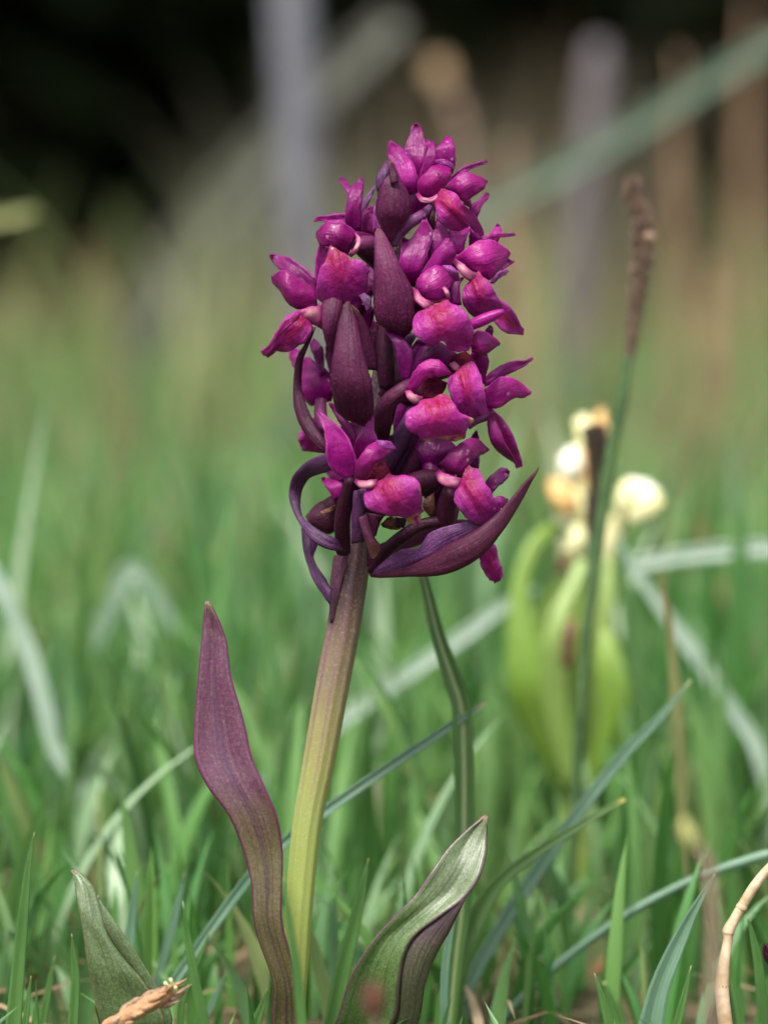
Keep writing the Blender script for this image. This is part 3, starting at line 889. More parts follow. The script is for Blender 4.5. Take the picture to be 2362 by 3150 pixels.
# pieces of a flower at the back, seen through the gap
fl = flower('B', 1170, 560, -2, 26)
pt(fl, 'sepal', 'B', [(1080, 640, 1210, 680, 0), (1068, 480, 1195, 500, 0), (1140, 372, 1190, 392, -1)], 'sepal', 0.2)
pt(fl, 'sepal', 'B', [(1190, 640, 1280, 610, 2), (1195, 430, 1240, 480, 2), (1222, 290, 1236, 300, 1)], 'petal_light', 0.2)
pt(orchid, 'bract', 'B', [(1060, 460, 1112, 430, -1), (1088, 315, 1152, 330, -1), (1198, 172, 1216, 178, -2)], 'bract_violet', 0.25)

# ---- far left flower
fl = flower('D', 620, 380, 2, 34, 'ovary_pink')
pt(fl, 'sepal', 'B', [(610, 1310, 620, 1130, 3), (450, 1150, 480, 1005, 2), (300, 1052, 360, 925, 1), (170, 962, 230, 878, -1), (125, 900, 140, 864, -2)], 'sepal', 0.2)
pt(fl, 'hood', 'B', [(610, 1260, 620, 1400, 5), (430, 1130, 450, 1428, 5), (290, 1045, 330, 1372, 5), (200, 1058, 230, 1240, 3), (148, 1078, 165, 1190, 1)], 'hood', 0.18)
pt(fl, 'ovary_wall', 'D', [(670, 510, 670, 260, 4), (540, 440, 600, 258, 5), (430, 395, 440, 310, 6)], 'throat', 0.25)
pt(fl, 'lip', 'D', [(445, 310, 565, 460, 5), (330, 358, 560, 540, 7), (258, 430, 470, 660, 7), (190, 560, 320, 732, 5), (120, 660, 205, 735, 3), (42, 735, 120, 805, 1)], 'lip', 0.072, ripple=0.00075, jag=0.00034, back=0.05, nu=17)
pt(fl, 'lip_fold', 'D', [(440, 330, 430, 400, 9), (300, 400, 330, 480, 10), (200, 545, 235, 590, 8), (120, 665, 150, 740, 5), (45, 738, 70, 780, 2)], 'lip', 0.15)

# ---- violet flower at the back left
fl = flower('D', 700, 1080, -3, 30, 'ovary_pink')
pt(fl, 'sepal', 'D', [(420, 960, 510, 890, -4), (360, 850, 455, 760, -5), (313, 750, 400, 688, -6)], 'sepal', 0.2)
pt(fl, 'hood', 'D', [(560, 1290, 760, 1240, -3), (490, 1205, 785, 1110, -2), (460, 1080, 745, 965, -2), (450, 950, 650, 880, -3), (460, 800, 560, 785, -4)], 'sepal', 0.2)
pt(fl, 'sepal', 'D', [(650, 1000, 690, 960, -1), (620, 870, 684, 830, -1), (570, 750, 665, 690, -1), (525, 670, 592, 578, -2)], 'sepal_dark', 0.2)
pt(fl, 'sepal', 'D', [(750, 970, 790, 940, 0), (705, 780, 780, 760, 0), (703, 640, 780, 620, 0)], 'sepal_dark', 0.2)
tb(fl, 'ovary', 'F', [(420, 100, 60, -1), (420, 260, 66, 0), (470, 400, 60, 2)], 'ovary_pink')
pt(fl, 'lip', 'F', [(230, 380, 360, 270, -3), (190, 500, 430, 400, -2), (236, 610, 480, 520, -3), (330, 630, 490, 650, -4)], 'lip', 0.054, ripple=0.00075, jag=0.00034, back=0.05, nu=17)

# ---- big dark bracts down the middle
pt(orchid, 'bract', 'D', [(1310, 490, 1500, 592, 13), (1218, 420, 1595, 480, 15), (1195, 250, 1602, 250, 16), (1195, 60, 1578, 80, 16), (1198, -130, 1470, -130, 16), (1200, -320, 1390, -300, 15), (1203, -460, 1305, -465, 14), (1222, -520, 1245, -520, 13)], 'bract', 0.22, thick=0.0006)
pt(orchid, 'bract', 'D', [(900, 1420, 1090, 1495, 15), (812, 1340, 1182, 1380, 17), (776, 1180, 1188, 1200, 19), (760, 1000, 1162, 1030, 20), (776, 780, 1106, 800, 20), (810, 560, 1056, 570, 19), (850, 390, 1012, 400, 18), (890, 270, 962, 280, 17), (925, 226, 940, 226, 16)], 'bract', 0.2, thick=0.0006)
pt(orchid, 'bract', 'D', [(760, 760, 800, 760, 11), (705, 640, 800, 660, 12), (672, 500, 815, 540, 13), (662, 360, 850, 400, 13), (675, 220, 880, 240, 12), (720, 150, 850, 160, 11)], 'bract', 0.25, thick=0.0005)
pt(orchid, 'bract', 'D', [(1110, 920, 1240, 930, 9), (1085, 700, 1215, 745, 10), (1035, 470, 1140, 490, 11), (960, 250, 1025, 300, 12)], 'bract', 0.2)
pt(orchid, 'bract', 'D', [(1120, 330, 1170, 290, 14), (1085, 235, 1165, 190, 14), (1038, 165, 1095, 133, 13)], 'bract_violet', 0.15)
fl = flower('D', 1150, 480, 1, 30)
pt(fl, 'sepal', 'D', [(1150, 510, 1190, 400, 3), (1060, 425, 1190, 300, 4), (990, 320, 1095, 235, 4)], 'sepal_dark', 0.15)
pt(fl, 'lip', 'D', [(1215, 760, 1222, 740, 1), (1175, 620, 1222, 560, 2), (1138, 500, 1216, 470, 2), (1160, 430, 1190, 395, 2)], 'lip', 0.1)

# ---- narrow bract curving round the left side
pt(orchid, 'bract', 'F', [(475, 655, 510, 590, 8), (330, 535, 425, 440, 7), (220, 370, 332, 290, 5), (160, 210, 265, 140, 4), (140, 0, 228, -20, 3), (158, -228, 220, -128, 3), (198, -368, 235, -298, 4), (268, -478, 290, -440, 5), (325, -650, 372, -640, 5)], 'bract', 0.25, thick=0.0006)

# ---- upper right inner flower (tall petals, broad lip)
fl = flower('C', 480, 880, 11, 36)
pt(fl, 'sepal', 'C', [(250, 780, 315, 775, 10), (150, 660, 345, 640, 12), (137, 530, 388, 480, 12), (200, 390, 435, 360, 11), (280, 260, 462, 240, 10), (342, 125, 420, 120, 9)], 'sepal', 0.18)
pt(fl, 'petal', 'C', [(420, 560, 610, 520, 9), (455, 330, 625, 320, 9), (470, 180, 590, 170, 7), (500, 110, 560, 110, 6)], 'sepal', 0.15)
pt(fl, 'sepal', 'C', [(600, 480, 770, 470, 8), (630, 300, 800, 310, 8), (650, 190, 860, 190, 6), (690, 120, 830, 120, 5)], 'sepal', 0.15)
pt(fl, 'petal', 'C', [(350, 680, 640, 600, 12), (470, 490, 690, 460, 13), (560, 360, 668, 365, 13), (590, 308, 640, 312, 12)], 'sepal', 0.22)
pt(fl, 'hood', 'C', [(285, 800, 330, 890, 13), (340, 700, 440, 950, 14), (450, 615, 570, 930, 14), (580, 575, 660, 800, 13), (700, 640, 745, 748, 12)], 'hood', 0.22)
pt(fl, 'hood_rim', 'C', [(565, 585, 650, 585, 17), (625, 665, 722, 650, 17), (690, 745, 746, 742, 15)], 'petal_light', 0.15)
tb(fl, 'throat', 'C', [(290, 820, 22, 15), (320, 920, 36, 16), (400, 985, 42, 17), (470, 1000, 36, 17)], 'throat')
tb(fl, 'throat', 'C', [(560, 800, 16, 16), (612, 860, 20, 17), (628, 950, 22, 17)], 'throat')
lip(fl, 'E', [(440, -60), (410, -40), (385, -35), (320, 0), (275, 50), (258, 120), (262, 190), (300, 250), (350, 285), (400, 335), (460, 347), (510, 325), (565, 295), (600, 330), (640, 385), (720, 412), (770, 400), (830, 390), (862, 330), (868, 270), (888, 210), (862, 130), (850, 80), (800, 0), (740, -55), (680, -85), (640, -100), (620, -130), (560, -110), (500, -80)], (570, 130), (640, 400), (16.5, 19.5, 15.5))
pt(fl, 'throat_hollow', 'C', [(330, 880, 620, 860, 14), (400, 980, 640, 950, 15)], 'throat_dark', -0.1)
pt(fl, 'ovary_wall', 'C', [(640, 1010, 760, 990, 12), (620, 830, 740, 800, 12), (650, 740, 800, 700, 11)], 'sepal_dark', 0.2)

# ---- upper right outer flower
fl = flower('C', 740, 560, 7, 30)
pt(fl, 'petal', 'C', [(840, 330, 850, 430, 4), (980, 288, 1010, 332, 4), (1090, 264, 1100, 302, 3), (1210, 258, 1212, 292, 1), (1300, 238, 1316, 286, -1)], 'sepal', 0.2)
pt(fl, 'sepal', 'C', [(1080, 350, 1130, 345, 1), (1060, 270, 1155, 270, 1), (1098, 200, 1162, 210, 0), (1112, 165, 1140, 165, -1)], 'sepal', 0.2)
pt(fl, 'petal', 'C', [(840, 400, 930, 360, 4), (848, 260, 942, 300, 5), (870, 188, 912, 212, 4)], 'sepal', 0.15)
pt(fl, 'hood', 'C', [(690, 520, 780, 610, 8), (800, 425, 900, 645, 10), (950, 345, 1040, 725, 10), (1090, 338, 1120, 650, 9), (1200, 398, 1215, 560, 6), (1270, 452, 1235, 500, 3)], 'hood', 0.16)
pt(fl, 'petal', 'C', [(1080, 560, 1100, 660, 6), (1150, 520, 1130, 640, 5), (1220, 512, 1205, 612, 4), (1302, 545, 1285, 568, 2)], 'sepal', 0.25)
pt(fl, 'sepal', 'C', [(1050, 770, 1085, 770, 4), (1085, 700, 1150, 712, 4), (1160, 638, 1210, 680, 3), (1230, 618, 1246, 655, 1)], 'petal_light', 0.2)
tb(fl, 'throat', 'C', [(680, 530, 26, 12), (760, 610, 40, 13), (840, 690, 44, 13), (920, 740, 36, 12)], 'throat')
lip(fl, 'C', [(880, 700), (845, 740), (800, 790), (770, 850), (762, 910), (780, 990), (830, 1060), (890, 1110), (960, 1090), (1060, 1055), (1150, 1040), (1190, 1040), (1160, 960), (1120, 890), (1080, 810), (1040, 750), (980, 700), (930, 640)], (950, 900), (1040, 1080), (11, 13.5, 10))
pt(fl, 'lip_lobe', 'C', [(1080, 1150, 1130, 920, 8), (1180, 1255, 1250, 1000, 7), (1240, 1282, 1322, 1100, 5), (1320, 1292, 1362, 1190, 3), (1390, 1298, 1396, 1230, 1)], 'lip', -0.15, ripple=0.0003)
tb(fl, 'spur', 'C', [(860, 1200, 50, 15), (960, 1150, 62, 15), (1100, 1090, 52, 15), (1190, 1055, 30, 15)], 'sepal')

# ---- right middle flower
fl = flower('E', 820, 520, 9, 34)
pt(fl, 'sepal', 'E', [(980, 230, 1070, 250, 5), (1012, 180, 1082, 180, 5), (1040, 130, 1070, 132, 4)], 'sepal_dark', 0.2)
pt(fl, 'hood', 'E', [(845, 290, 865, 410, 12), (900, 208, 950, 425, 13), (1000, 202, 1040, 405, 12), (1090, 255, 1110, 358, 10), (1157, 308, 1140, 358, 8)], 'hood', 0.23)
pt(fl, 'sepal', 'E', [(960, 740, 1002, 730, 8), (900, 600, 1012, 620, 9), (860, 480, 1032, 500, 10), (850, 360, 1042, 390, 10)], 'sepal', 0.2)
pt(fl, 'throat', 'E', [(560, 480, 800, 400, 10), (660, 540, 880, 470, 12), (720, 610, 940, 590, 13)], 'throat_dark', 0.1)
tb(fl, 'throat', 'E', [(640, 500, 30, 12), (700, 560, 34, 14), (750, 610, 26, 15)], 'throat')
lip(fl, 'E', [(760, 560), (700, 610), (640, 660), (615, 730), (635, 820), (660, 890), (700, 960), (740, 1020), (800, 1060), (860, 1082), (920, 1075), (960, 1060), (1000, 1045), (1025, 980), (1005, 910), (1003, 850), (985, 770), (970, 700), (960, 640), (920, 570), (880, 505), (820, 510)], (810, 800), (900, 1075), (15, 17.5, 14))
pt(fl, 'sepal', 'E', [(990, 680, 995, 760, 5), (1100, 588, 1080, 722, 5), (1230, 518, 1212, 640, 4), (1400, 490, 1385, 562, 1), (1475, 453, 1496, 490, -1)], 'sepal', 0.2)
pt(fl, 'petal', 'E', [(990, 800, 1000, 950, 6), (1100, 710, 1090, 975, 7), (1190, 673, 1180, 942, 7), (1290, 684, 1285, 872, 6), (1400, 748, 1380, 882, 3), (1470, 805, 1468, 846, 1)], 'hood', 0.16)
tb(fl, 'spur', 'E', [(1040, 1000, 40, 6), (980, 1070, 44, 9), (900, 1120, 34, 11), (840, 1185, 16, 12)], 'sepal_dark')

# ---- central flower with the arching hood
fl = flower('E', 430, 800, 12, 38)
pt(fl, 'sepal', 'D', [(1490, 1050, 1560, 1045, 14), (1440, 820, 1582, 810, 15), (1400, 650, 1552, 680, 15), (1320, 545, 1460, 560, 14), (1298, 480, 1340, 458, 13)], 'sepal_dark', 0.2)
pt(fl, 'sepal', 'E', [(240, 640, 300, 390, 11), (340, 560, 400, 350, 12), (480, 520, 520, 320, 12), (640, 580, 620, 360, 11), (720, 620, 760, 420, 10)], 'sepal_dark', 0.2)
pt(fl, 'sepal', 'E', [(250, 600, 330, 560, 9), (240, 430, 400, 400, 9), (290, 260, 420, 330, 8)], 'sepal_dark', 0.2)
pt(fl, 'hood', 'E', [(260, 830, 196, 790, 16), (330, 750, 250, 655, 17), (415, 675, 330, 548, 18), (490, 655, 450, 482, 18), (560, 668, 560, 508, 18), (645, 652, 664, 620, 16)], 'hood', 0.19)
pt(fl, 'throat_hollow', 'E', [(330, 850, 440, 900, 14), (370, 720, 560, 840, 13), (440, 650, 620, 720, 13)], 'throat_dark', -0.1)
tb(fl, 'throat', 'E', [(200, 780, 20, 17), (235, 850, 36, 18), (300, 895, 42, 18), (370, 890, 34, 18)], 'throat')
lip(fl, 'E', [(440, 880), (370, 890), (330, 920), (300, 950), (225, 995), (190, 1050), (183, 1110), (205, 1180), (250, 1230), (310, 1262), (350, 1298), (430, 1308), (520, 1290), (600, 1300), (690, 1322), (750, 1305), (800, 1275), (812, 1215), (845, 1160), (885, 1095), (820, 1060), (740, 1020), (690, 940), (640, 875), (580, 835), (520, 850)], (510, 1080), (540, 1310), (17.5, 20.5, 17), 'lip_worn')

# ---- drooping side flower on the right
fl = flower('E', 1010, 1060, 2, 26, 'ovary_pink', 130)
pt(fl, 'lip', 'G', [(1000, -80, 1060, -160, 4), (1026, 20, 1190, -30, 4), (1038, 120, 1272, 100, 4), (1090, 250, 1322, 220, 3), (1180, 340, 1352, 310, 1), (1290, 408, 1376, 390, 0), (1310, 468, 1386, 445, -1)], 'lip', -0.1, ripple=0.0003)
pt(fl, 'lip_fold', 'G', [(1030, -40, 1090, -60, 5), (1026, 60, 1150, 60, 6), (1060, 200, 1200, 200, 6), (1140, 300, 1270, 310, 4), (1290, 400, 1310, 400, 2)], 'hood', 0.14)

# ---- lower left flower
fl = flower('F', 800, 930, 11, 36)
pt(fl, 'sepal', 'F', [(690, 908, 775, 870, 15), (560, 832, 782, 770, 16), (494, 680, 746, 640, 17), (478, 480, 682, 470, 17), (430, 345, 580, 340, 16), (368, 228, 430, 224, 14)], 'sepal', 0.18)
pt(fl, 'sepal', 'F', [(760, 760, 800, 700, 13), (735, 560, 792, 500, 14), (655, 390, 690, 310, 14), (555, 240, 600, 185, 13), (488, 138, 532, 122, 12)], 'sepal', 0.2)
pt(fl, 'petal', 'F', [(770, 760, 860, 740, 13), (778, 540, 985, 540, 15), (860, 372, 958, 400, 15), (920, 290, 962, 300, 14), (934, 218, 957, 214, 13)], 'sepal', 0.15)
pt(fl, 'hood', 'F', [(768, 890, 870, 935, 17), (785, 760, 915, 850, 19), (850, 640, 965, 755, 20), (970, 530, 1085, 685, 19), (1120, 520, 1195, 610, 17)], 'hood', 0.20)
pt(fl, 'hood_rim', 'F', [(980, 512, 990, 540, 21), (1060, 515, 1070, 600, 22), (1135, 525, 1195, 606, 19)], 'petal_light', 0.15)
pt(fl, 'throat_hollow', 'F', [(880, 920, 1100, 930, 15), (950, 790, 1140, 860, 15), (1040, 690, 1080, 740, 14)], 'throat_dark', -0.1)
tb(fl, 'throat', 'F', [(772, 920, 22, 18), (830, 960, 34, 19), (930, 960, 40, 20), (1010, 930, 32, 20)], 'throat')
lip(fl, 'F', [(1060, 900), (1000, 930), (930, 985), (875, 1030), (855, 1090), (870, 1160), (910, 1220), (980, 1250), (1060, 1265), (1150, 1290), (1250, 1300), (1290, 1320), (1350, 1368), (1420, 1370), (1440, 1310), (1440, 1270), (1478, 1238), (1450, 1190), (1460, 1100), (1440, 1010), (1420, 940), (1360, 885), (1280, 865), (1200, 875), (1150, 865), (1120, 850)], (1150, 1080), (1330, 1340), (18.5, 21, 16.5), 'lip_worn')
tb(fl, 'ovary', 'H', [(650, 720, 78, 6), (640, 400, 82, 10), (690, 150, 76, 13), (722, -20, 56, 15)], 'ovary')

# ---- lower right flower
fl = flower('G', 560, 560, 11, 40, drop=150)
pt(fl, 'sepal', 'G', [(400, 470, 560, 450, 8), (330, 330, 620, 320, 9), (300, 190, 680, 240, 8), (330, 100, 640, 130, 7)], 'sepal_dark', 0.2)
pt(fl, 'hood', 'G', [(530, 420, 610, 510, 14), (590, 370, 760, 525, 16), (700, 250, 832, 420, 16), (810, 180, 890, 365, 15), (930, 163, 962, 345, 13), (1050, 258, 1032, 305, 11)], 'hood', 0.16)
pt(fl, 'petal', 'G', [(820, 450, 930, 470, 4), (870, 370, 938, 370, 4), (860, 160, 936, 170, 3), (895, 84, 922, 86, 2)], 'sepal_dark', 0.2)
tb(fl, 'throat', 'G', [(510, 490, 30, 16), (570, 570, 52, 17), (680, 610, 54, 18), (770, 610, 40, 18)], 'throat')
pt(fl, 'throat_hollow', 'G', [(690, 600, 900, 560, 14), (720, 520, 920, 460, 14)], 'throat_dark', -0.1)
lip(fl, 'G', [(760, 570), (740, 640), (700, 700), (680, 770), (700, 830), (745, 900), (790, 960), (850, 1000), (910, 1042), (1000, 1055), (1060, 1050), (1100, 1020), (1150, 1042), (1190, 960), (1175, 900), (1120, 830), (1080, 740), (1060, 690), (1000, 620), (980, 560), (930, 480), (880, 465), (820, 425), (790, 500)], (920, 780), (1080, 1040), (16.5, 19.5, 15.5))
pt(fl, 'sepal', 'G', [(980, 640, 1060, 720, 8), (1080, 530, 1150, 632, 8), (1160, 468, 1232, 560, 7), (1215, 458, 1256, 510, 6)], 'sepal_dark', 0.2)
pt(fl, 'petal', 'G', [(1060, 780, 1090, 850, 10), (1150, 757, 1180, 865, 10), (1242, 772, 1230, 820, 9)], 'sepal', 0.2)
tb(fl, 'ovary', 'G', [(590, 1080, 92, 9), (610, 880, 105, 11), (650, 690, 90, 13)], 'ovary')
tb(fl, 'ovary', 'H', [(930, 930, 40, 3), (1080, 720, 66, 6), (1250, 570, 70, 9), (1450, 450, 64, 10), (1660, 410, 64, 10)], 'ovary')
tb(fl, 'ovary', 'G', [(430, 760, 60, 7), (470, 600, 92, 9), (430, 430, 80, 8)], 'sepal_dark')
pt(orchid, 'bract', 'G', [(430, 955, 495, 945, 9), (362, 850, 488, 830, 10), (395, 770, 482, 715, 10)], 'withered', 0.15)

# ---- ovaries and bracts filling the heart of the spike
tb(orchid, 'ovary', 'F', [(1020, 560, 84, 6), (1050, 330, 98, 11), (1090, 150, 92, 14), (1230, 20, 84, 15), (1340, -60, 70, 14)], 'ovary')
tb(orchid, 'ovary', 'F', [(960, 1000, 80, 4), (1160, 640, 100, 7), (1300, 380, 90, 9), (1370, 160, 70, 9)], 'bract_violet')
tb(orchid, 'ovary', 'F', [(1100, 1250, 80, 3), (1300, 880, 100, 5), (1460, 600, 110, 7), (1560, 380, 90, 7)], 'ovary')
pt(orchid, 'bract', 'E', [(60, 1260, 180, 1280, 8), (90, 1000, 270, 1010, 9), (180, 830, 310, 900, 9)], 'sepal_dark', 0.2)
tb(orchid, 'ovary', 'D', [(1330, 1100, 80, 8), (1310, 850, 95, 9), (1300, 600, 80, 9), (1330, 420, 60, 9)], 'ovary')
pt(orchid, 'bract', 'D', [(1400, 640, 1500, 720, 8), (1480, 590, 1560, 690, 9), (1560, 530, 1630, 580, 9)], 'bract_violet', 0.2)
pt(orchid, 'bract', 'C', [(240, 1110, 380, 1080, 10), (230, 950, 400, 960, 11), (230, 800, 330, 820, 11)], 'bract', 0.2)

pt(orchid, 'ovary_cluster', 'F', [(1120, 1020, 1330, 1080, 3), (1110, 780, 1500, 830, 4), (1150, 560, 1640, 640, 4), (1230, 380, 1640, 480, 4)], 'bract_violet', 0.2, nu=17)
pt(orchid, 'ovary_cluster', 'G', [(470, 1080, 700, 1060, 5), (420, 860, 740, 860, 6), (400, 640, 740, 640, 7), (420, 440, 640, 450, 7)], 'sepal_dark', 0.2)
# ---- large bract sweeping out to the lower right
pt(orchid, 'bract', 'Z2', [(655, 1488, 670, 1502, 7), (900, 1432, 900, 1502, 14), (1100, 1322, 1100, 1482, 18), (1280, 1220, 1280, 1392, 19), (1410, 1112, 1412, 1242, 18), (1520, 980, 1522, 1060, 15), (1614, 880, 1618, 882, 12)], 'bract_red', 0.14, thick=0.0006)
pt(orchid, 'bract', 'Z2', [(690, 1455, 670, 1495, 6), (830, 1348, 850, 1450, 11), (930, 1336, 960, 1405, 14), (1010, 1245, 1100, 1330, 15), (1180, 1190, 1240, 1255, 16), (1330, 1150, 1340, 1185, 15)], 'bract_violet', 0.1)
fl = flower('Z2', 1260, 1200, 2, 24, 'ovary_pink', 150)
pt(fl, 'lip', 'Z2', [(1290, 1240, 1350, 1230, 4), (1280, 1370, 1365, 1320, 3), (1290, 1450, 1392, 1400, 2), (1335, 1512, 1412, 1482, 1), (1365, 1538, 1400, 1520, 0)], 'lip', 0.054, ripple=0.00056, jag=0.00034, back=0.05, nu=17)

# ---- bracts at the lower left of the spike
pt(orchid, 'bract', 'H', [(670, 718, 650, 640, 7), (540, 706, 560, 585, 9), (400, 650, 460, 530, 9), (290, 560, 330, 450, 8), (210, 440, 252, 385, 6), (140, 310, 220, 310, 5), (102, 180, 213, 190, 4), (103, 80, 230, 90, 4), (118, 0, 265, 20, 5), (170, -99, 330, -45, 7), (260, -190, 420, -80, 9), (370, -250, 520, -110, 11), (490, -282, 570, -150, 13)], 'bract_violet', 0.14, nv=64, thick=0.0006)
pt(orchid, 'bract', 'H', [(520, 1270, 530, 1100, 5), (420, 1130, 472, 1000, 4), (330, 970, 402, 900, 3), (268, 800, 348, 790, 2), (234, 620, 365, 705, 1), (224, 470, 400, 630, 0)], 'bract_violet', 0.2, thick=0.0005)
pt(orchid, 'bract', 'H', [(580, 130, 590, 320, -3), (450, 192, 570, 490, -2), (350, 260, 480, 538, -2), (262, 362, 300, 425, -2)], 'bract_red', 0.2)
pt(orchid, 'bract_stain', 'H', [(575, 240, 580, 280, 1), (480, 285, 480, 330, 2), (405, 315, 412, 335, 1)], 'withered', 0.1)
fl = flower('F', 600, 1120, -3, 22)
pt(fl, 'sepal', 'F', [(560, 1120, 620, 1110, -2), (495, 1010, 642, 968, -2), (430, 915, 500, 905, -4), (428, 895, 450, 893, -4)], 'sepal', 0.15)
pt(orchid, 'bract', 'H', [(735, 640, 860, 620, 12), (738, 380, 850, 420, 14), (755, 100, 900, 60, 15)], 'bract_violet', 0.25)
pt(orchid, 'bract', 'H', [(800, 380, 905, 320, 15), (830, 490, 962, 560, 15), (880, 620, 1022, 650, 15), (930, 770, 1012, 722, 14), (945, 795, 965, 790, 14)], 'withered_bract', 0.22)
pt(orchid, 'bract', 'H', [(880, 320, 1070, 350, 10), (900, 450, 1020, 440, 10), (955, 570, 985, 560, 10)], 'bract', 0.2)
pt(orchid, 'bract', 'H', [(1030, 440, 1050, 470, 1), (1120, 365, 1150, 495, 2), (1200, 385, 1235, 492, 2)], 'withered', 0.15)
pt(orchid, 'bract', 'H', [(1180, 370, 1190, 470, 3), (1300, 380, 1270, 480, 3)], 'ovary', 0.2)

pt(orchid, 'bract', 'Z3', [(778, 250, 790, 250, 1.6, 2.2), (776, 130, 815, 130, 0.8, 3.0), (780, 40, 840, 30, 0.6, 3.8), (795, -60, 870, -90, 1, 4.6)], 'stem_flush', 0.12)
# ---- flowers on the far side of the spike, glimpsed through its gaps
VW['S'] = (0, 0, 1.0)
br = random.Random(21)
for k, (yy, off) in enumerate([(640, 40), (720, -50), (800, 60), (880, -40), (960, 95), (1040, -75), (1110, 50), (1190, -80), (1250, 90), (1320, -40), (1400, 70), (1460, -60), (1500, 120)]):
    cx = axis_x(yy) + off; d0 = -5.0 - 3.0 * br.random()
    fl = flower('S', cx, yy, d0, 26, 'ovary_pink', 90)
    for j in range(6):
        a = -math.pi / 2 + (j - 2.5) * 0.95 + br.uniform(-.15, .15)
        L_ = br.uniform(62, 88); wv = br.uniform(17, 26); dx, dy = math.cos(a), math.sin(a); nx, ny = -dy, dx
        rows = []
        for tt, ww in ((0.05, 0.5), (0.35, 1.0), (0.7, 0.85), (1.0, 0.15)):
            rows.append((cx + dx * L_ * tt - nx * wv * ww, yy + dy * L_ * tt - ny * wv * ww, cx + dx * L_ * tt + nx * wv * ww, yy + dy * L_ * tt + ny * wv * ww, d0 - 2.0 * tt))
        pt(fl, 'sepal' if j % 2 else 'petal', 'S', rows, 'sepal' if j % 3 else 'sepal_dark', 0.2, widen=0.0)
# ---- leaves of the orchid
patch('leaf', 'Z3', [(520, 2320, 650, 2320, 4), (505, 2111, 645, 2111, 6), (512, 1920, 632, 1950, 9), (445, 1720, 590, 1770, 11), (420, 1600, 556, 1640, 12), (415, 1480, 554, 1450, 12), (385, 1340, 556, 1290, 12), (310, 1150, 525, 1130, 13), (210, 1010, 470, 1000, 13), (152, 880, 415, 870, 12), (145, 740, 375, 690, 11), (165, 480, 315, 480, 10), (190, 260, 290, 310, 9), (200, 150, 215, 148, 9)],
      'leaf_purple', orchid, OB, -0.10, thick=0.0007, nu=17, nv=64, wrinkle=0.00025)
lf = patch('leaf', 'Z3', [(560, 2330, 640, 2335, 2), (700, 2200, 900, 2235, 5), (800, 2111, 1070, 2111, 9), (860, 1920, 1100, 1930, 12), (930, 1790, 1120, 1800, 13), (1010, 1680, 1175, 1700, 13), (1120, 1570, 1290, 1610, 13), (1190, 1490, 1400, 1525, 12), (1250, 1400, 1470, 1430, 11), (1310, 1310, 1500, 1330, 9), (1400, 1220, 1505, 1240, 7), (1500, 1140, 1508, 1145, 6)],
      'leaf_green', orchid, OB, -0.14, thick=0.0007, nu=17, nv=56, wrinkle=0.00025)
patch('leaf_underside', 'Z3', [(900, 2236, 960, 2240, 5), (1068, 2111, 1170, 2130, 8), (1098, 1930, 1215, 1930, 11), (1120, 1800, 1270, 1790, 12), (1175, 1698, 1330, 1680, 12), (1290, 1608, 1375, 1590, 12), (1400, 1522, 1408, 1526, 12)],
      'leaf_back', lf, OB, 0.12, thick=0.0007, nu=11, nv=40)

# ================================================================== OTHER PLANTS
def blade(view, path, z, mat, label, name='grass_blade', cat='grass blade', group=None, ground=True, fold=0.18, twist=0.0, thick=0.00025, run=0.25, gw=None):
    """path (x,y,full width) base -> tip in view pixels; z = axial distance, or (base, tip)"""
    s = VW[view][2]
    zb, zt = z if isinstance(z, tuple) else (z, z)
    k = len(path)
    zs = np.linspace(zb, zt, k)
    pts = [VP(view, a[0], a[1], zz) for a, zz in zip(path, zs)]
    wid = [a[2] * s / F * zz for a, zz in zip(path, zs)]
    if ground and pts[0][2] > 0.0:
        p = pts[0]; d = pts[0] - pts[1]
        h = p[2]
        dx = np.clip(d[0] / max(abs(d[2]), 1e-4), -2.5, 2.5) * h * run
        mid = np.array([p[0] + dx * 0.7, p[1], h * 0.45])
        g = np.array([p[0] + dx, p[1], -0.006])
        pts = [g, mid] + pts
        wid = [wid[0] * (gw or 0.8), wid[0] * 0.95] + wid
    n = max(14, 5 * len(pts))
    C = catmull(pts, n)
    W = np.maximum(catmull(np.array(wid)[:, None], n)[:, 0], 1e-5)
    Tn = unit(np.gradient(C, axis=0))
    S = unit(np.cross(Tn, np.tile(BACK, (n, 1))))
    N = np.cross(S, Tn)
    ang = twist * np.linspace(-1, 1, n)[:, None]
    S2 = S * np.cos(ang) + N * np.sin(ang); N2 = np.cross(S2, Tn)
    u = np.linspace(-1, 1, 7)
    G = C[:, None] + S2[:, None] * (u[None, :, None] * W[:, None, None] / 2) + N2[:, None] * ((np.abs(u) - 0.5)[None, :, None] * W[:, None, None] * fold)
    UV = np.stack(np.broadcast_arrays(((u + 1) / 2)[None], np.linspace(0, 1, n)[:, None]), -1)
    V, f, UVs = shell(G, UV, thick)
    o = new_obj(name, V, f, mat, None, UVs, np.array([pts[0][0], pts[0][1], 0.0]))
    return tag(o, label, cat, group)

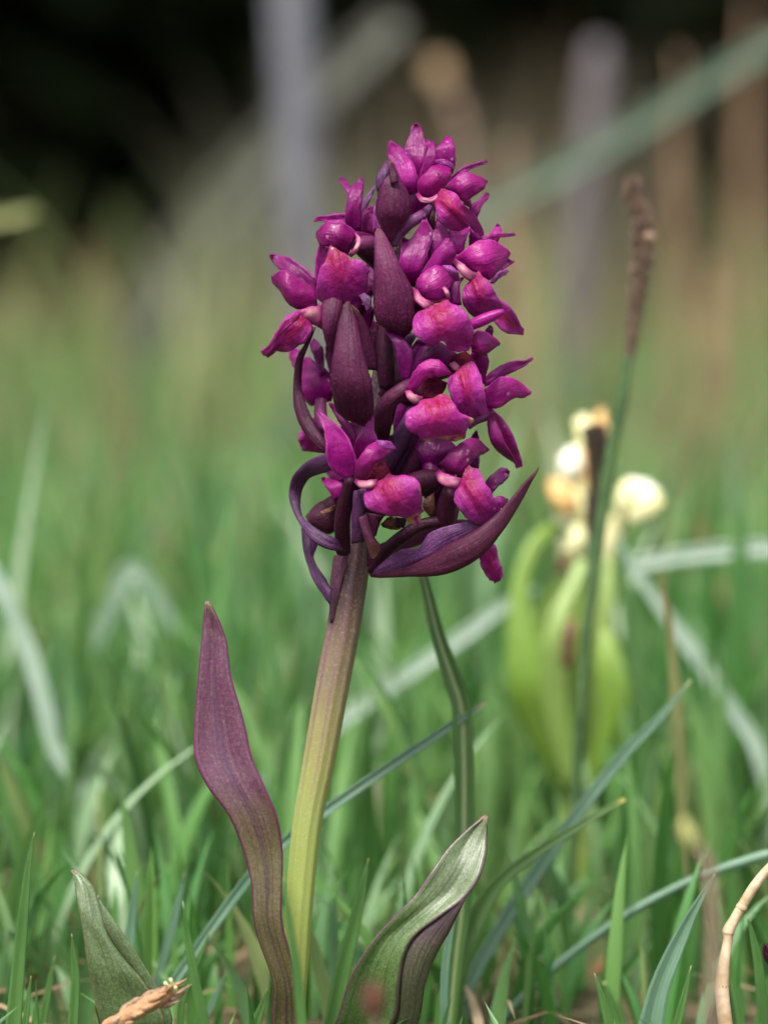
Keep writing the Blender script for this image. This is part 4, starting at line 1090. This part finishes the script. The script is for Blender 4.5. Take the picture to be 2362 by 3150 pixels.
# ---- broad young leaf at the lower left
yb = P(400, 3290, 0.595); yb[2] = -0.004
young = empty('young_orchid_leaf', yb, 'broad folded grey green leaf with reddish tip, rising beside the dried spikelet', 'leaf')
patch('leaf_blade', 'Z4', [(560, 1330, 640, 1330, 2), (475, 1140, 760, 1140, 5), (440, 1010, 705, 1000, 6), (408, 850, 655, 920, 7), (385, 690, 575, 830, 7), (365, 590, 500, 720, 7), (352, 510, 466, 600, 6), (342, 455, 432, 490, 5), (330, 418, 348, 414, 4)],
      'leaf_young', young, yb, 0.10, z0=0.595, thick=0.0006, nu=13, nv=44, wrinkle=0.0003)
patch('leaf_fold', 'Z4', [(600, 1330, 690, 1330, 1), (690, 1131, 800, 1131, 2), (640, 960, 730, 960, 3), (550, 810, 645, 820, 4), (470, 670, 560, 690, 5), (452, 575, 478, 575, 5), (448, 535, 456, 535, 5)],
      'leaf_young', young, yb, 0.1, z0=0.595, thick=0.0006)

# ---- pale yellow orchid behind, out of focus
ZY = 0.79
M['y_leaf'] = leaf_mat('yellow_orchid_leaf', (0.17, 0.31, 0.030), (0.23, 0.37, 0.048), (0.3, 0.8), (0.30, 0.44, 0.08), (0.4, 0.45, 0.12), (0.36, 0.50, 0.16))
M['y_leaf_pale'] = leaf_mat('yellow_orchid_leaf_pale', (0.24, 0.37, 0.075), (0.32, 0.45, 0.12), (0.3, 0.8), (0.36, 0.5, 0.14), (0.45, 0.5, 0.16), (0.44, 0.58, 0.22))
M['y_petal'] = plain_mat('cream_petal', (0.76, 0.72, 0.34), (0.84, 0.80, 0.46), 200, 0.45, 0.4, 0.25)
M['y_white'] = plain_mat('white_petal', (0.86, 0.86, 0.66), (0.90, 0.90, 0.76), 200, 0.45, 0.4, 0.2)
M['y_ochre'] = plain_mat('ochre_petal', (0.62, 0.36, 0.12), (0.74, 0.48, 0.18), 200, 0.5, 0.4, 0.2)
M['y_stem'] = plain_mat('yellow_orchid_stem', (0.20, 0.27, 0.05), (0.28, 0.30, 0.07), 120, 0.5, 0.4, 0.05)
M['spike_dark'] = plain_mat('sedge_scales_dark', (0.022, 0.014, 0.010), (0.075, 0.050, 0.030), 500, 0.7, 0.3)
M['spike_brown'] = plain_mat('sedge_scales_brown', (0.050, 0.030, 0.020), (0.15, 0.095, 0.062), 450, 0.7, 0.3)
M['sedge_stem'] = plain_mat('sedge_stem', (0.028, 0.065, 0.016), (0.055, 0.105, 0.030), 150, 0.5, 0.4)
yo = VP('Z6', 640, 2200, ZY); yo[2] = -0.006
yor = empty('yellow_orchid', yo, 'blurred pale yellow orchid with bright lime green leaves, behind the sedge stalk', 'orchid')
def yp(name, rows, mat, bulge=0.15, par=None, **kw):
    return patch(name, 'Z6', rows, mat, par or yor, yo, bulge, z0=ZY, **kw)
pts = [yo] + [VP('Z6', x, y, ZY) for x, y in [(640, 1900), (655, 1500), (670, 1200), (690, 950), (710, 650), (735, 420)]]
V, f, UV = tube_geo(pts, [0.0035, 0.0033, 0.003, 0.0028, 0.0025, 0.002, 0.001], seg=14)
new_obj('stem', V, f, M['y_stem'], yor, UV, yo)
yp('leaf', [(560, 2330, 640, 2330, 2), (340, 1950, 600, 1950, 6), (275, 1700, 560, 1720, 9), (285, 1350, 420, 1400, 9), (310, 1150, 390, 1200, 8), (390, 970, 440, 1040, 6), (500, 880, 520, 945, 3), (600, 900, 600, 940, 0)], 'y_leaf', 0.15, thick=0.0007)
yp('leaf', [(600, 2330, 660, 2330, 6), (480, 1900, 600, 1900, 10), (460, 1560, 580, 1520, 13), (500, 1370, 610, 1310, 12), (590, 1200, 670, 1150, 9), (640, 1060, 690, 1040, 6)], 'y_leaf_pale', -0.12, thick=0.0007)
yp('leaf', [(650, 2330, 700, 2330, 2), (670, 1900, 770, 1900, 4), (710, 1550, 810, 1540, 6), (755, 1300, 850, 1260, 6), (790, 1060, 835, 1040, 4)], 'y_leaf_pale', 0.15, thick=0.0007)
yp('leaf', [(680, 2330, 740, 2330, 6), (760, 1900, 920, 1900, 10), (745, 1620, 892, 1620, 11), (775, 1440, 815, 1440, 9)], 'y_leaf', 0.15, thick=0.0007)
yp('leaf', [(620, 2330, 680, 2330, 4), (590, 1900, 700, 1900, 7), (600, 1550, 720, 1540, 8), (640, 1250, 740, 1230, 8), (690, 1040, 740, 1030, 6)], 'y_leaf', 0.15, thick=0.0007)
yp('leaf', [(600, 2330, 700, 2330, -3), (430, 1950, 720, 1950, -4), (400, 1650, 700, 1650, -4), (430, 1350, 690, 1350, -4), (560, 1150, 700, 1150, -3), (640, 1030, 690, 1030, -2)], 'y_leaf', 0.1, thick=0.0007)
yp('leaf', [(640, 2330, 740, 2330, -3), (700, 1950, 900, 1950, -4), (690, 1650, 880, 1650, -4), (700, 1400, 850, 1400, -4), (740, 1200, 830, 1200, -3)], 'y_leaf_pale', 0.1, thick=0.0007)
yp('bract', [(560, 1640, 620, 1640, 14), (570, 1480, 640, 1470, 15), (590, 1400, 640, 1390, 14)], 'withered', 0.15)
def yflower(x, y, tx, ty, pieces):
    p0, p1 = VP('Z6', x, y, ZY - 0.004), VP('Z6', tx, ty, ZY)
    V, f, UV = tube_geo([p1, (p0 + p1) / 2 + np.array([0, 0, 0.001]), p0], [0.0012, 0.0018, 0.0012], seg=8, n=8)
    fl = new_obj('flower', V, f, M['y_petal'], yor, UV, yo)
    for nm, rows, mat in pieces:
        yp(nm, rows, mat, 0.14, fl, ripple=0.0008, jag=0.0007)
yflower(690, 480, 705, 700, [('sepal', [(650, 560, 720, 560, 4), (635, 430, 735, 430, 5), (630, 350, 730, 350, 5), (655, 305, 700, 305, 4)], 'y_petal'),
                             ('petal', [(660, 700, 720, 700, 5), (650, 560, 700, 560, 6), (680, 460, 720, 470, 6)], 'y_ochre')])
yflower(790, 470, 730, 650, [('sepal', [(760, 560, 840, 540, 3), (720, 440, 842, 450, 4), (735, 340, 810, 350, 3), (762, 265, 780, 265, 2)], 'y_ochre'),
                             ('petal', [(770, 640, 820, 620, 2), (790, 520, 845, 510, 3), (800, 430, 838, 440, 3)], 'y_petal')])
yflower(610, 590, 690, 800, [('lip', [(560, 640, 640, 660, 6), (548, 570, 668, 580, 7), (575, 500, 668, 510, 6), (610, 470, 650, 480, 5)], 'y_white'),
                             ('petal', [(640, 720, 720, 720, 5), (640, 600, 700, 620, 5), (650, 540, 700, 560, 4)], 'y_petal')])
yflower(585, 760, 680, 960, [('hood', [(580, 850, 650, 820, 8), (515, 770, 640, 730, 9), (488, 690, 610, 670, 8), (490, 640, 560, 640, 7)], 'y_ochre'),
                             ('sepal', [(610, 900, 700, 880, 6), (600, 800, 690, 790, 7), (610, 700, 660, 700, 6)], 'y_petal')])
yflower(900, 800, 760, 1050, [('lip', [(850, 830, 900, 880, 7), (880, 720, 1000, 850, 9), (900, 655, 1060, 790, 9), (950, 640, 1095, 740, 7), (1020, 660, 1080, 700, 6)], 'y_white'),
                              ('sepal', [(760, 1060, 810, 1080, 4), (800, 920, 880, 950, 5), (840, 810, 930, 870, 6)], 'y_petal'),
                              ('petal', [(900, 860, 960, 890, 10), (960, 760, 1060, 830, 11), (1040, 700, 1110, 760, 10)], 'y_petal'),
                              ('petal', [(850, 840, 890, 850, 10), (855, 740, 940, 760, 11), (890, 650, 970, 670, 10)], 'y_petal'),
                              ('petal', [(860, 790, 900, 800, 5), (855, 720, 930, 740, 5), (870, 680, 930, 690, 4)], 'y_petal')])
yflower(640, 960, 690, 1150, [('sepal', [(560, 1040, 640, 1050, 7), (600, 960, 690, 970, 8), (620, 890, 680, 890, 7)], 'y_petal'),
                              ('bract', [(520, 1150, 570, 1160, 9), (560, 1070, 600, 1080, 9), (590, 1030, 615, 1035, 8)], 'withered')])

M['husk'] = plain_mat('husk_brown', (0.15, 0.075, 0.045), (0.36, 0.25, 0.17), 500, 0.65, 0.3)
# ---- sedges with dark spikes
def sedge(view, stem, spike, z, mat, label, nsc=110, lean=0.9):
    s = VW[view][2]
    sp = [VP(view, a[0], a[1], z) for a in stem]
    sr = [1.35 * a[2] * s / F * z for a in stem]
    if sp[0][2] > 0:
        sp = [np.array([sp[0][0] - 0.004, sp[0][1], -0.006])] + sp; sr = [sr[0]] + sr
    b = np.array([sp[0][0], sp[0][1], 0.0])
    o = empty('sedge', b, label, 'sedge')
    V, f, UV = tube_geo(sp, sr, seg=10)
    new_obj('stalk', V, f, M['sedge_stem'], o, UV, b)
    kp = [VP(view, a[0], a[1], z) for a in spike]; kr = [1.0 * a[2] * s / F * z for a in spike]
    parts = [tube_geo(kp, [r * 0.75 for r in kr], seg=10)]
    C = catmull(kp, nsc); R = catmull(np.array(kr)[:, None], nsc)[:, 0]
    Tn = unit(np.gradient(C, axis=0))
    for i in range(nsc):                       # overlapping scales
        a = i * 2.4
        S = unit(np.cross(Tn[i], BACK)); U = np.cross(S, Tn[i])
        d = S * math.cos(a) + U * math.sin(a)
        p0 = C[i] + d * R[i] * 0.45
        L = R[i] * rng.uniform(1.1, 1.7)
        parts.append(tube_geo([p0, p0 + d * R[i] * 0.45 + Tn[i] * L * 0.5, p0 + d * R[i] * rng.uniform(0.6, 1.15) + Tn[i] * L * 1.1], [R[i] * 0.22, R[i] * 0.30, R[i] * 0.05], seg=5, n=4))
    V, f, UV = join(*parts)
    new_obj('spike', V, f, mat, o, UV, b)
    return o, b
sg, sgb = sedge('V', [(1262, 1420, 9), (1280, 1270, 10), (1298, 1120, 10), (1318, 985, 10), (1336, 900, 10), (1350, 820, 9), (1357, 770, 8)],
      [(1355, 800, 8), (1364, 735, 13), (1374, 660, 17), (1383, 590, 19), (1388, 530, 20), (1386, 480, 17), (1372, 430, 17), (1367, 395, 13)], 0.70, M['spike_brown'],
      'tall sedge stalk with a long brown spike rising above the yellow orchid', 150)
patch('scale', 'V', [(1392, 504, 1392, 512, 6), (1404, 502, 1404, 518, 7), (1416, 514, 1415, 522, 7)], 'husk', sg, sgb, 0.2, z0=0.70)
sedge('Z6', [(700, 1300, 14), (712, 1120, 16), (718, 960, 16)], [(716, 1010, 20), (722, 900, 28), (722, 800, 30), (735, 700, 30), (742, 600, 42), (745, 500, 52), (742, 430, 48), (740, 395, 28)], 0.73, M['spike_dark'],
      'short sedge with a nearly black spike in front of the yellow blossoms', 110)

G10 = blade_mat('grass_dusky', (0.065, 0.115, 0.065), (0.10, 0.16, 0.095))
G11 = blade_mat('grass_silvery', (0.19, 0.29, 0.19), (0.28, 0.39, 0.28))
G9 = blade_mat('grass_yellowish', (0.28, 0.30, 0.09), (0.36, 0.38, 0.13))
# ---- single grass blades that can be told apart
blade('Z3', [(1330, 2111, 60), (1360, 1800, 70), (1388, 1560, 84), (1397, 1200, 92), (1397, 900, 92), (1386, 650, 92), (1342, 500, 86), (1275, 300, 64), (1212, 40, 46), (1165, -120, 34), (1120, -260, 16)], 0.628, G4,
      'long dark green grass blade with pale central groove, bent beside the orchid stem', fold=0.3)
blade('V', [(360, 2150, 22), (440, 2030, 22), (540, 1895, 23), (612, 1822, 23), (710, 1747, 23), (850, 1650, 21), (960, 1577, 18), (1048, 1518, 9)], 0.628, G2,
      'thin blue green blade crossing diagonally behind the orchid stem', fold=0.3)
blade('V', [(600, 1660, 28), (745, 1552, 32), (900, 1443, 32), (1000, 1375, 32), (1095, 1305, 26), (1160, 1270, 8)], 0.80, G3, 'pale silvery blade slanting upward behind the grooved blade', run=0.6)
blade('Z5', [(150, 1300, 105), (200, 1110, 98), (300, 900, 84), (400, 770, 64), (560, 650, 48), (750, 532, 36), (900, 440, 28), (972, 404, 20)], 0.632, G5,
      'dark green arching blade with a bright yellow tip, next to the grooved blade', fold=0.25)
blade('Z5', [(200, 1350, 60), (300, 1150, 66), (450, 900, 70), (650, 605, 64), (850, 330, 60), (1000, 150, 55), (1120, 30, 42), (1290, -170, 8)], 0.652, G2,
      'straight blue green blade leaning behind the yellow tipped blade')
blade('Z5', [(105, 1530, 40), (102, 1350, 40), (110, 1200, 40), (130, 1050, 36), (152, 950, 20), (165, 900, 5)], 0.612, G2, 'narrow bluish blade growing close to the green orchid leaf')
blade('Z5', [(1080, 1560, 125), (1130, 1330, 100), (1200, 1150, 84), (1280, 980, 54), (1340, 870, 30), (1402, 762, 5)], 0.600, G2,
      'broad pointed blue green blade whose tip touches the arched rush', fold=0.25)
blade('Z4', [(45, 1290, 80), (65, 1131, 76), (85, 900, 64), (105, 680, 54), (130, 430, 32), (148, 320, 18), (161, 243, 3)], 0.600, G1, 'tall upright pointed green blade near the broad young leaf')
blade('Z4', [(160, 1000, 60), (140, 800, 56), (120, 600, 44), (85, 380, 38), (50, 200, 36), (15, 40, 34), (-40, -180, 18)], 0.672, G1, 'long dark leaning blade behind the tall upright pointed blade')
blade('Z3', [(760, 2230, 84), (790, 2111, 84), (838, 1860, 78), (880, 1690, 66), (915, 1540, 46), (940, 1420, 22), (956, 1342, 3)], 0.612, G1, 'upright green blade between the orchid stem and its green leaf')
blade('Z4', [(770, 900, 92), (765, 760, 92), (745, 600, 88), (680, 440, 68), (580, 310, 62), (480, 240, 50), (380, 212, 42), (290, 230, 24)], 0.76, G2, 'blurred blue green blade arching over behind the broad young leaf')
blade('V', [(175, 1720, 30), (120, 1620, 34), (98, 1530, 38), (60, 1400, 38), (0, 1262, 34), (-60, 1150, 20)], 0.765, G3, 'bright silvery straight blade in the blurred grass beside the hairpin blade', run=-0.4)
b17 = blade('V', [(120, 1640, 30), (150, 1510, 34), (200, 1395, 36), (255, 1285, 40), (285, 1232, 40), (320, 1262, 34), (355, 1320, 30), (385, 1370, 16)], 0.90, G11,
            'pale blade bent double like a hairpin in the blurred grass')
blade('Z6', [(1620, 2150, 80), (1560, 2000, 80), (1420, 1800, 84), (1260, 1560, 80), (1120, 1370, 64), (1000, 1200, 52), (900, 1040, 36), (850, 950, 12)], 0.78, G3, 'pale silvery blade slanting down from the yellow orchid', run=0.5)
blade('Z6', [(1950, 1120, 80), (1800, 1050, 84), (1659, 1010, 88), (1400, 1030, 90), (1150, 1060, 84), (950, 1105, 70), (840, 1140, 30)], 0.82, G3, 'pale flat blade lying almost level beside the yellow orchid', run=0.4)
blade('Z6', [(1190, 2050, 64), (1175, 1897, 62), (1140, 1480, 46), (1112, 1290, 28), (1086, 1142, 5)], 0.69, G6, 'thin olive blade with a brown tip, in front of the slanting silvery blade')
blade('Z6', [(1760, 1800, 60), (1620, 1600, 60), (1480, 1370, 56), (1360, 1090, 52), (1290, 900, 44), (1240, 790, 20)], 0.92, G6, 'dull olive leaning blade behind the level pale blade', run=0.4)
blade('V', [(940, 540, 40), (1050, 455, 46), (1220, 362, 46), (1400, 258, 44), (1530, 175, 42), (1659, 100, 40), (1850, 0, 18)], 1.5, G10, 'blurred green blade slanting high across the pinkish grey stake', run=0.5)
blade('V', [(-130, 560, 40), (-60, 490, 36), (0, 474, 22), (45, 464, 20), (80, 455, 8)], 1.1, G9, 'yellowish blade tip bending in before the dark wood')
blade('V', [(235, 900, 26), (238, 750, 28), (230, 650, 26), (208, 580, 22), (185, 525, 10)], 2.2, G7, 'rusty brown blade standing in the blurred meadow')
blade('V', [(200, 900, 90), (290, 720, 95), (420, 510, 95), (560, 340, 85), (700, 190, 80), (860, 40, 60)], 2.6, G8, 'broad dead grey blade leaning behind the bluish grey stake')
blade('V', [(330, 850, 80), (430, 640, 95), (540, 480, 90), (640, 360, 70), (700, 300, 30)], 2.7, G8, 'shorter dead grey blade leaning against the pale post')
for x0, y0, x1, y1, w, z in [(1128, 900, 1105, 300, 30, 1.5), (1452, 900, 1466, 110, 26, 1.6), (1590, 900, 1620, 0, 34, 2.3), (1530, 900, 1545, 560, 40, 1.5)]:
    blade('V', [(x0, y0, w), ((x0 * 2 + x1) / 3 + 5, (y0 * 2 + y1) / 3, w), ((x0 + 2 * x1) / 3 - 3, (y0 + 2 * y1) / 3, w * 0.9), (x1, y1, w * 0.3)], z, G7,
          'tall rusty brown dry blade standing blurred before the dark wood', group='tall dry blades before the wood')
blade('Z4', [(1420, 1330, 44), (1400, 1131, 44), (1380, 900, 40), (1350, 700, 30), (1328, 560, 16), (1316, 450, 3)], 0.548, G1, 'thin soft green blade in front of the foot of the orchid stem')

GS = 'small blades at the foot of the orchid'
LS = 'short pointed green blade standing low in the turf'
for path, z in [([(105, 1290, 40), (120, 1131, 32), (135, 1000, 20), (146, 908, 3)], 0.60), ([(150, 1290, 32), (160, 1131, 27), (172, 1004, 3)], 0.60),
                ([(180, 1290, 44), (200, 1131, 42), (230, 950, 28), (256, 818, 3)], 0.615), ([(335, 1290, 54), (342, 1131, 50), (352, 930, 42), (342, 800, 24), (334, 712, 3)], 0.60),
                ([(575, 1000, 60), (595, 800, 56), (612, 640, 44), (628, 510, 22), (637, 427, 3)], 0.625), ([(740, 900, 40), (790, 720, 36), (832, 560, 28), (858, 428, 4)], 0.64),
                ([(980, 1290, 54), (950, 1131, 52), (910, 950, 46), (875, 750, 34), (850, 562, 4)], 0.607), ([(850, 1000, 36), (905, 860, 30), (945, 780, 18), (974, 703, 3)], 0.615),
                ([(930, 1131, 36), (985, 1040, 30), (1052, 886, 3)], 0.63), ([(1180, 1290, 50), (1192, 1131, 46), (1220, 1040, 30), (1242, 968, 4)], 0.605)]:
    blade('Z4', path, z, G1 if z < 0.62 else G2, LS, group=GS)
for path, z in [([(930, 1620, 44), (890, 1484, 38), (855, 1340, 26), (823, 1238, 4)], 0.60), ([(1190, 1620, 48), (1222, 1484, 42), (1258, 1340, 30), (1288, 1203, 4)], 0.60),
                ([(1660, 1620, 60), (1640, 1484, 56), (1610, 1200, 46), (1580, 1050, 26), (1556, 968, 4)], 0.605), ([(980, 1620, 60), (930, 1440, 46), (870, 1280, 14)], 0.63),
                ([(1540, 1600, 44), (1520, 1440, 40), (1480, 1250, 30), (1470, 1130, 5)], 0.62)]:
    blade('Z5', path, z, G1, LS, group=GS)

# ---- rush arching to the right edge
rp = [VP('Z5', x, y, 0.642) for x, y in [(300, 1590), (370, 1484), (560, 1275), (800, 1082), (1000, 945), (1250, 812), (1400, 750), (1659, 668), (1850, 630)]]
rb = rp[0].copy(); rp = [np.array([rb[0] - 0.004, rb[1], -0.006])] + rp
V, f, UV = tube_geo(rp, [23 * VW['Z5'][2] / F * 0.642] * 9 + [0.0002], seg=12, n=60)
tag(new_obj('rush', V, f, G2, None, UV, np.array([rb[0], rb[1], 0])), 'round blue green rush stem arching over the turf', 'rush')

# ---- beige dry stalk with nodes, lower right
M['dry'] = plain_mat('dry_stalk', (0.30, 0.19, 0.10), (0.56, 0.44, 0.30), 170, 0.6, 0.35, bdist=0.0002)
M['dry_dark'] = plain_mat('dry_node', (0.26, 0.13, 0.06), (0.38, 0.22, 0.11), 300, 0.7, 0.3)
dp = [(1470, 1640, 36), (1452, 1484, 36), (1440, 1380, 35), (1436, 1300, 34), (1448, 1180, 27), (1464, 1085, 24), (1468, 1035, 29), (1500, 975, 25), (1560, 872, 25), (1600, 810, 24), (1659, 738, 22), (1760, 640, 18)]
pts = [VP('Z5', a[0], a[1], 0.592) for a in dp]
V, f, UV = tube_geo(pts, [a[2] * VW['Z5'][2] / F * 0.592 for a in dp], seg=14, n=80)
r_ = 1 + 0.06 * np.sin(np.arange(len(V)) * 0.37)
pb = np.array([pts[0][0], pts[0][1], 0.0])
ds = empty('dry_stalk', pb, 'knobbly beige dry stalk with a bent joint near the rush', 'dry stalk')
new_obj('stalk', V, f, M['dry'], ds, UV, pb)
for i0, rr in [(1466, 1.0), (1437, 1.12), (1530, 0.95)]:
    y0 = {1466: 1042, 1437: 1300, 1530: 925}[i0]
    q = VP('Z5', i0, y0, 0.592); k = VW['Z5'][2] / F * 0.592
    V, f, UV = tube_geo([q + np.array([-0.0002, 0, -0.0005]), q, q + np.array([0.0003, 0, 0.0006])], [26 * k * rr, 31 * k * rr, 26 * k * rr], seg=12, n=6)
    new_obj('node', V, f, M['dry_dark'] if i0 == 1437 else M['dry'], ds, UV, pb)

# ---- dried spikelet at the lower left
qb = P(300, 3260, 0.572); qb[2] = 0.0
sp = empty('dried_spikelet', qb, 'dried brown spikelet with tiny cream stigmas before the young leaf', 'spikelet')
k = VW['Z4'][2]
pp = [qb + np.array([0, 0, -0.005]), VP('Z4', 480, 1180, 0.572), VP('Z4', 560, 1115, 0.572), VP('Z4', 660, 1055, 0.572), VP('Z4', 750, 1010, 0.572), VP('Z4', 808, 975, 0.572)]
wr = [0.0006, 0.0009, 0.0013, 0.00155, 0.0013, 0.0005]
V, f, UV = tube_geo(pp, wr, seg=14)
new_obj('spikelet_core', V, f, M['dry_dark'], sp, UV, qb)
C = catmull(pp[1:], 26); Tn = unit(np.gradient(C, axis=0)); R = catmull(np.array(wr[1:])[:, None], 26)[:, 0]
for i in range(26):
    a = i * 2.2 + rng.uniform(-.6, .6)
    S = unit(np.cross(Tn[i], BACK)); U = np.cross(S, Tn[i]); d = S * math.cos(a) + U * math.sin(a)
    p0 = C[i] + d * R[i] * 0.6
    V, f, UV = tube_geo([p0, p0 + d * R[i] * 0.45 + Tn[i] * 0.0012, p0 + d * R[i] * rng.uniform(0.3, 0.9) + Tn[i] * rng.uniform(0.002, 0.0042)], [R[i] * 0.3, R[i] * 0.45, R[i] * 0.05], seg=6, n=6)
    new_obj('husk', V, f, M['husk'] if i % 3 else M['dry_dark'], sp, UV, qb)
for x, y, x1, y1 in [(800, 985, 765, 940), (800, 985, 792, 922), (805, 985, 815, 960)]:
    a, b = VP('Z4', x, y, 0.572), VP('Z4', x1, y1, 0.570)
    V, f, UV = tube_geo([a, (a + b) / 2 + np.array([0.0002, 0, 0]), b], [0.00025, 0.0003, 0.00028], seg=6, n=6)
    new_obj('stigma', V, f, M['y_petal'], sp, UV, qb)

# ---- blurred foreground plantain-like heads
def head(view, x, y, stem, z, hw, hh, mat, smat, label, name='seed_head', cat='seed head', sw=12):
    s = VW[view][2]
    c = VP(view, x, y, z)
    pts = [VP(view, a, b, z) for a, b in stem]
    if pts[-1][2] > 0: pts.append(np.array([pts[-1][0], pts[-1][1], -0.005]))
    b = np.array([pts[-1][0], pts[-1][1], 0.0])
    o = empty(name, b, label, cat)
    V, f, UV = tube_geo(pts[::-1], [sw * s / F * z] * len(pts), seg=8)
    new_obj('stalk', V, f, smat, o, UV, b)
    d = unit(pts[0] - pts[1]); r = hw * s / F * z; L = hh * s / F * z
    parts = [tube_geo([c - d * L, c - d * L * 0.4, c + d * L * 0.4, c + d * L], [r * 0.4, r * 0.8, r * 0.75, r * 0.2], seg=10, n=10)]
    for i in range(40):
        a = i * 2.4; t = -0.9 + 1.8 * i / 40
        S = unit(np.cross(d, BACK)); U = np.cross(S, d); e = S * math.cos(a) + U * math.sin(a)
        rr = r * math.sqrt(max(0.05, 1 - t * t)) ** 0.8
        p0 = c + d * L * t + e * rr * 0.6
        parts.append(tube_geo([p0, p0 + e * rr * 0.3 + d * r * 0.3, p0 + e * rr * 0.42 + d * r * 0.8], [r * 0.15, r * 0.22, r * 0.04], seg=5, n=4))
    V, f, UV = join(*parts)
    new_obj('head', V, f, mat, o, UV, b)
M['ochre'] = plain_mat('ochre_head', (0.34, 0.23, 0.13), (0.44, 0.31, 0.18), 300, 0.7, 0.3)
M['yellowgreen'] = plain_mat('yellow_green_head', (0.34, 0.36, 0.12), (0.44, 0.44, 0.18), 300, 0.6, 0.3)
M['stalk_brown'] = plain_mat('brown_stalk', (0.15, 0.10, 0.075), (0.24, 0.165, 0.12), 200, 0.7, 0.3)
head('V', 952, 170, [(975, 215), (1000, 300), (1012, 420), (1020, 600), (1030, 900)], 2.0, 24, 36, M['ochre'], M['stalk_brown'], 'blurred ochre seed head on a brown stalk before the dark wood', sw=14)
head('Z5', 1280, 575, [(1330, 640), (1368, 720), (1390, 900), (1392, 1150), (1385, 1484)], 0.455, 34, 70, M['yellowgreen'], M['stalk_brown'], 'blurred yellow seed head on a brown stalk in front of the rush', sw=26)
head('Z3', 975, 2010, [(985, 2080), (990, 2180)], 0.47, 48, 75, M['withered'], M['stalk_brown'], 'rust brown seed head blurred in front of the green orchid leaf', sw=16)
head('Z5', 1662, 1150, [(1680, 1230), (1690, 1400), (1695, 1600)], 0.60, 30, 44, M['bract_red'], M['stalk_brown'], 'tiny wine red bud at the foot of the beige dry stalk', 'flower_bud', 'bud')

# ---- weathered posts of old dead stems behind
def post(view, rows, z, mat, label):
    s = VW[view][2]
    pts = [VP(view, a[0], a[1], z) for a in rows]; rad = [a[2] * s / F * z for a in rows]
    g = pts[0].copy(); g[2] = -0.03
    pts = [g] + pts; rad = [rad[0]] + rad
    b = np.array([g[0], g[1], 0.0])
    V, f, UV = tube_geo(pts, rad, seg=12, n=40, ridge=0.06, nridge=5)
    V = V + 0.0012 * np.sin(V * 90)
    return tag(new_obj('wooden_stake', V, f, mat, None, UV, b), label, 'stake')
M['grey_wood'] = plain_mat('weathered_wood', (0.098, 0.098, 0.114), (0.145, 0.145, 0.162), 60, 0.85, 0.2, bdist=0.002)
M['grey_wood2'] = plain_mat('weathered_wood_pinkish', (0.10, 0.087, 0.094), (0.14, 0.122, 0.128), 60, 0.85, 0.2, bdist=0.002)
post('V', [(668, 800, 40), (655, 600, 41), (648, 400, 42), (638, 200, 43), (626, 0, 42), (620, -120, 40)], 2.2, M['grey_wood'], 'thick weathered bluish grey stake blurred before the dark wood')
post('V', [(1238, 900, 26), (1246, 700, 26), (1258, 500, 26), (1275, 300, 27), (1288, 140, 27), (1293, 95, 18)], 2.2, M['grey_wood2'], 'slimmer pinkish grey stake with rounded top before the wood')
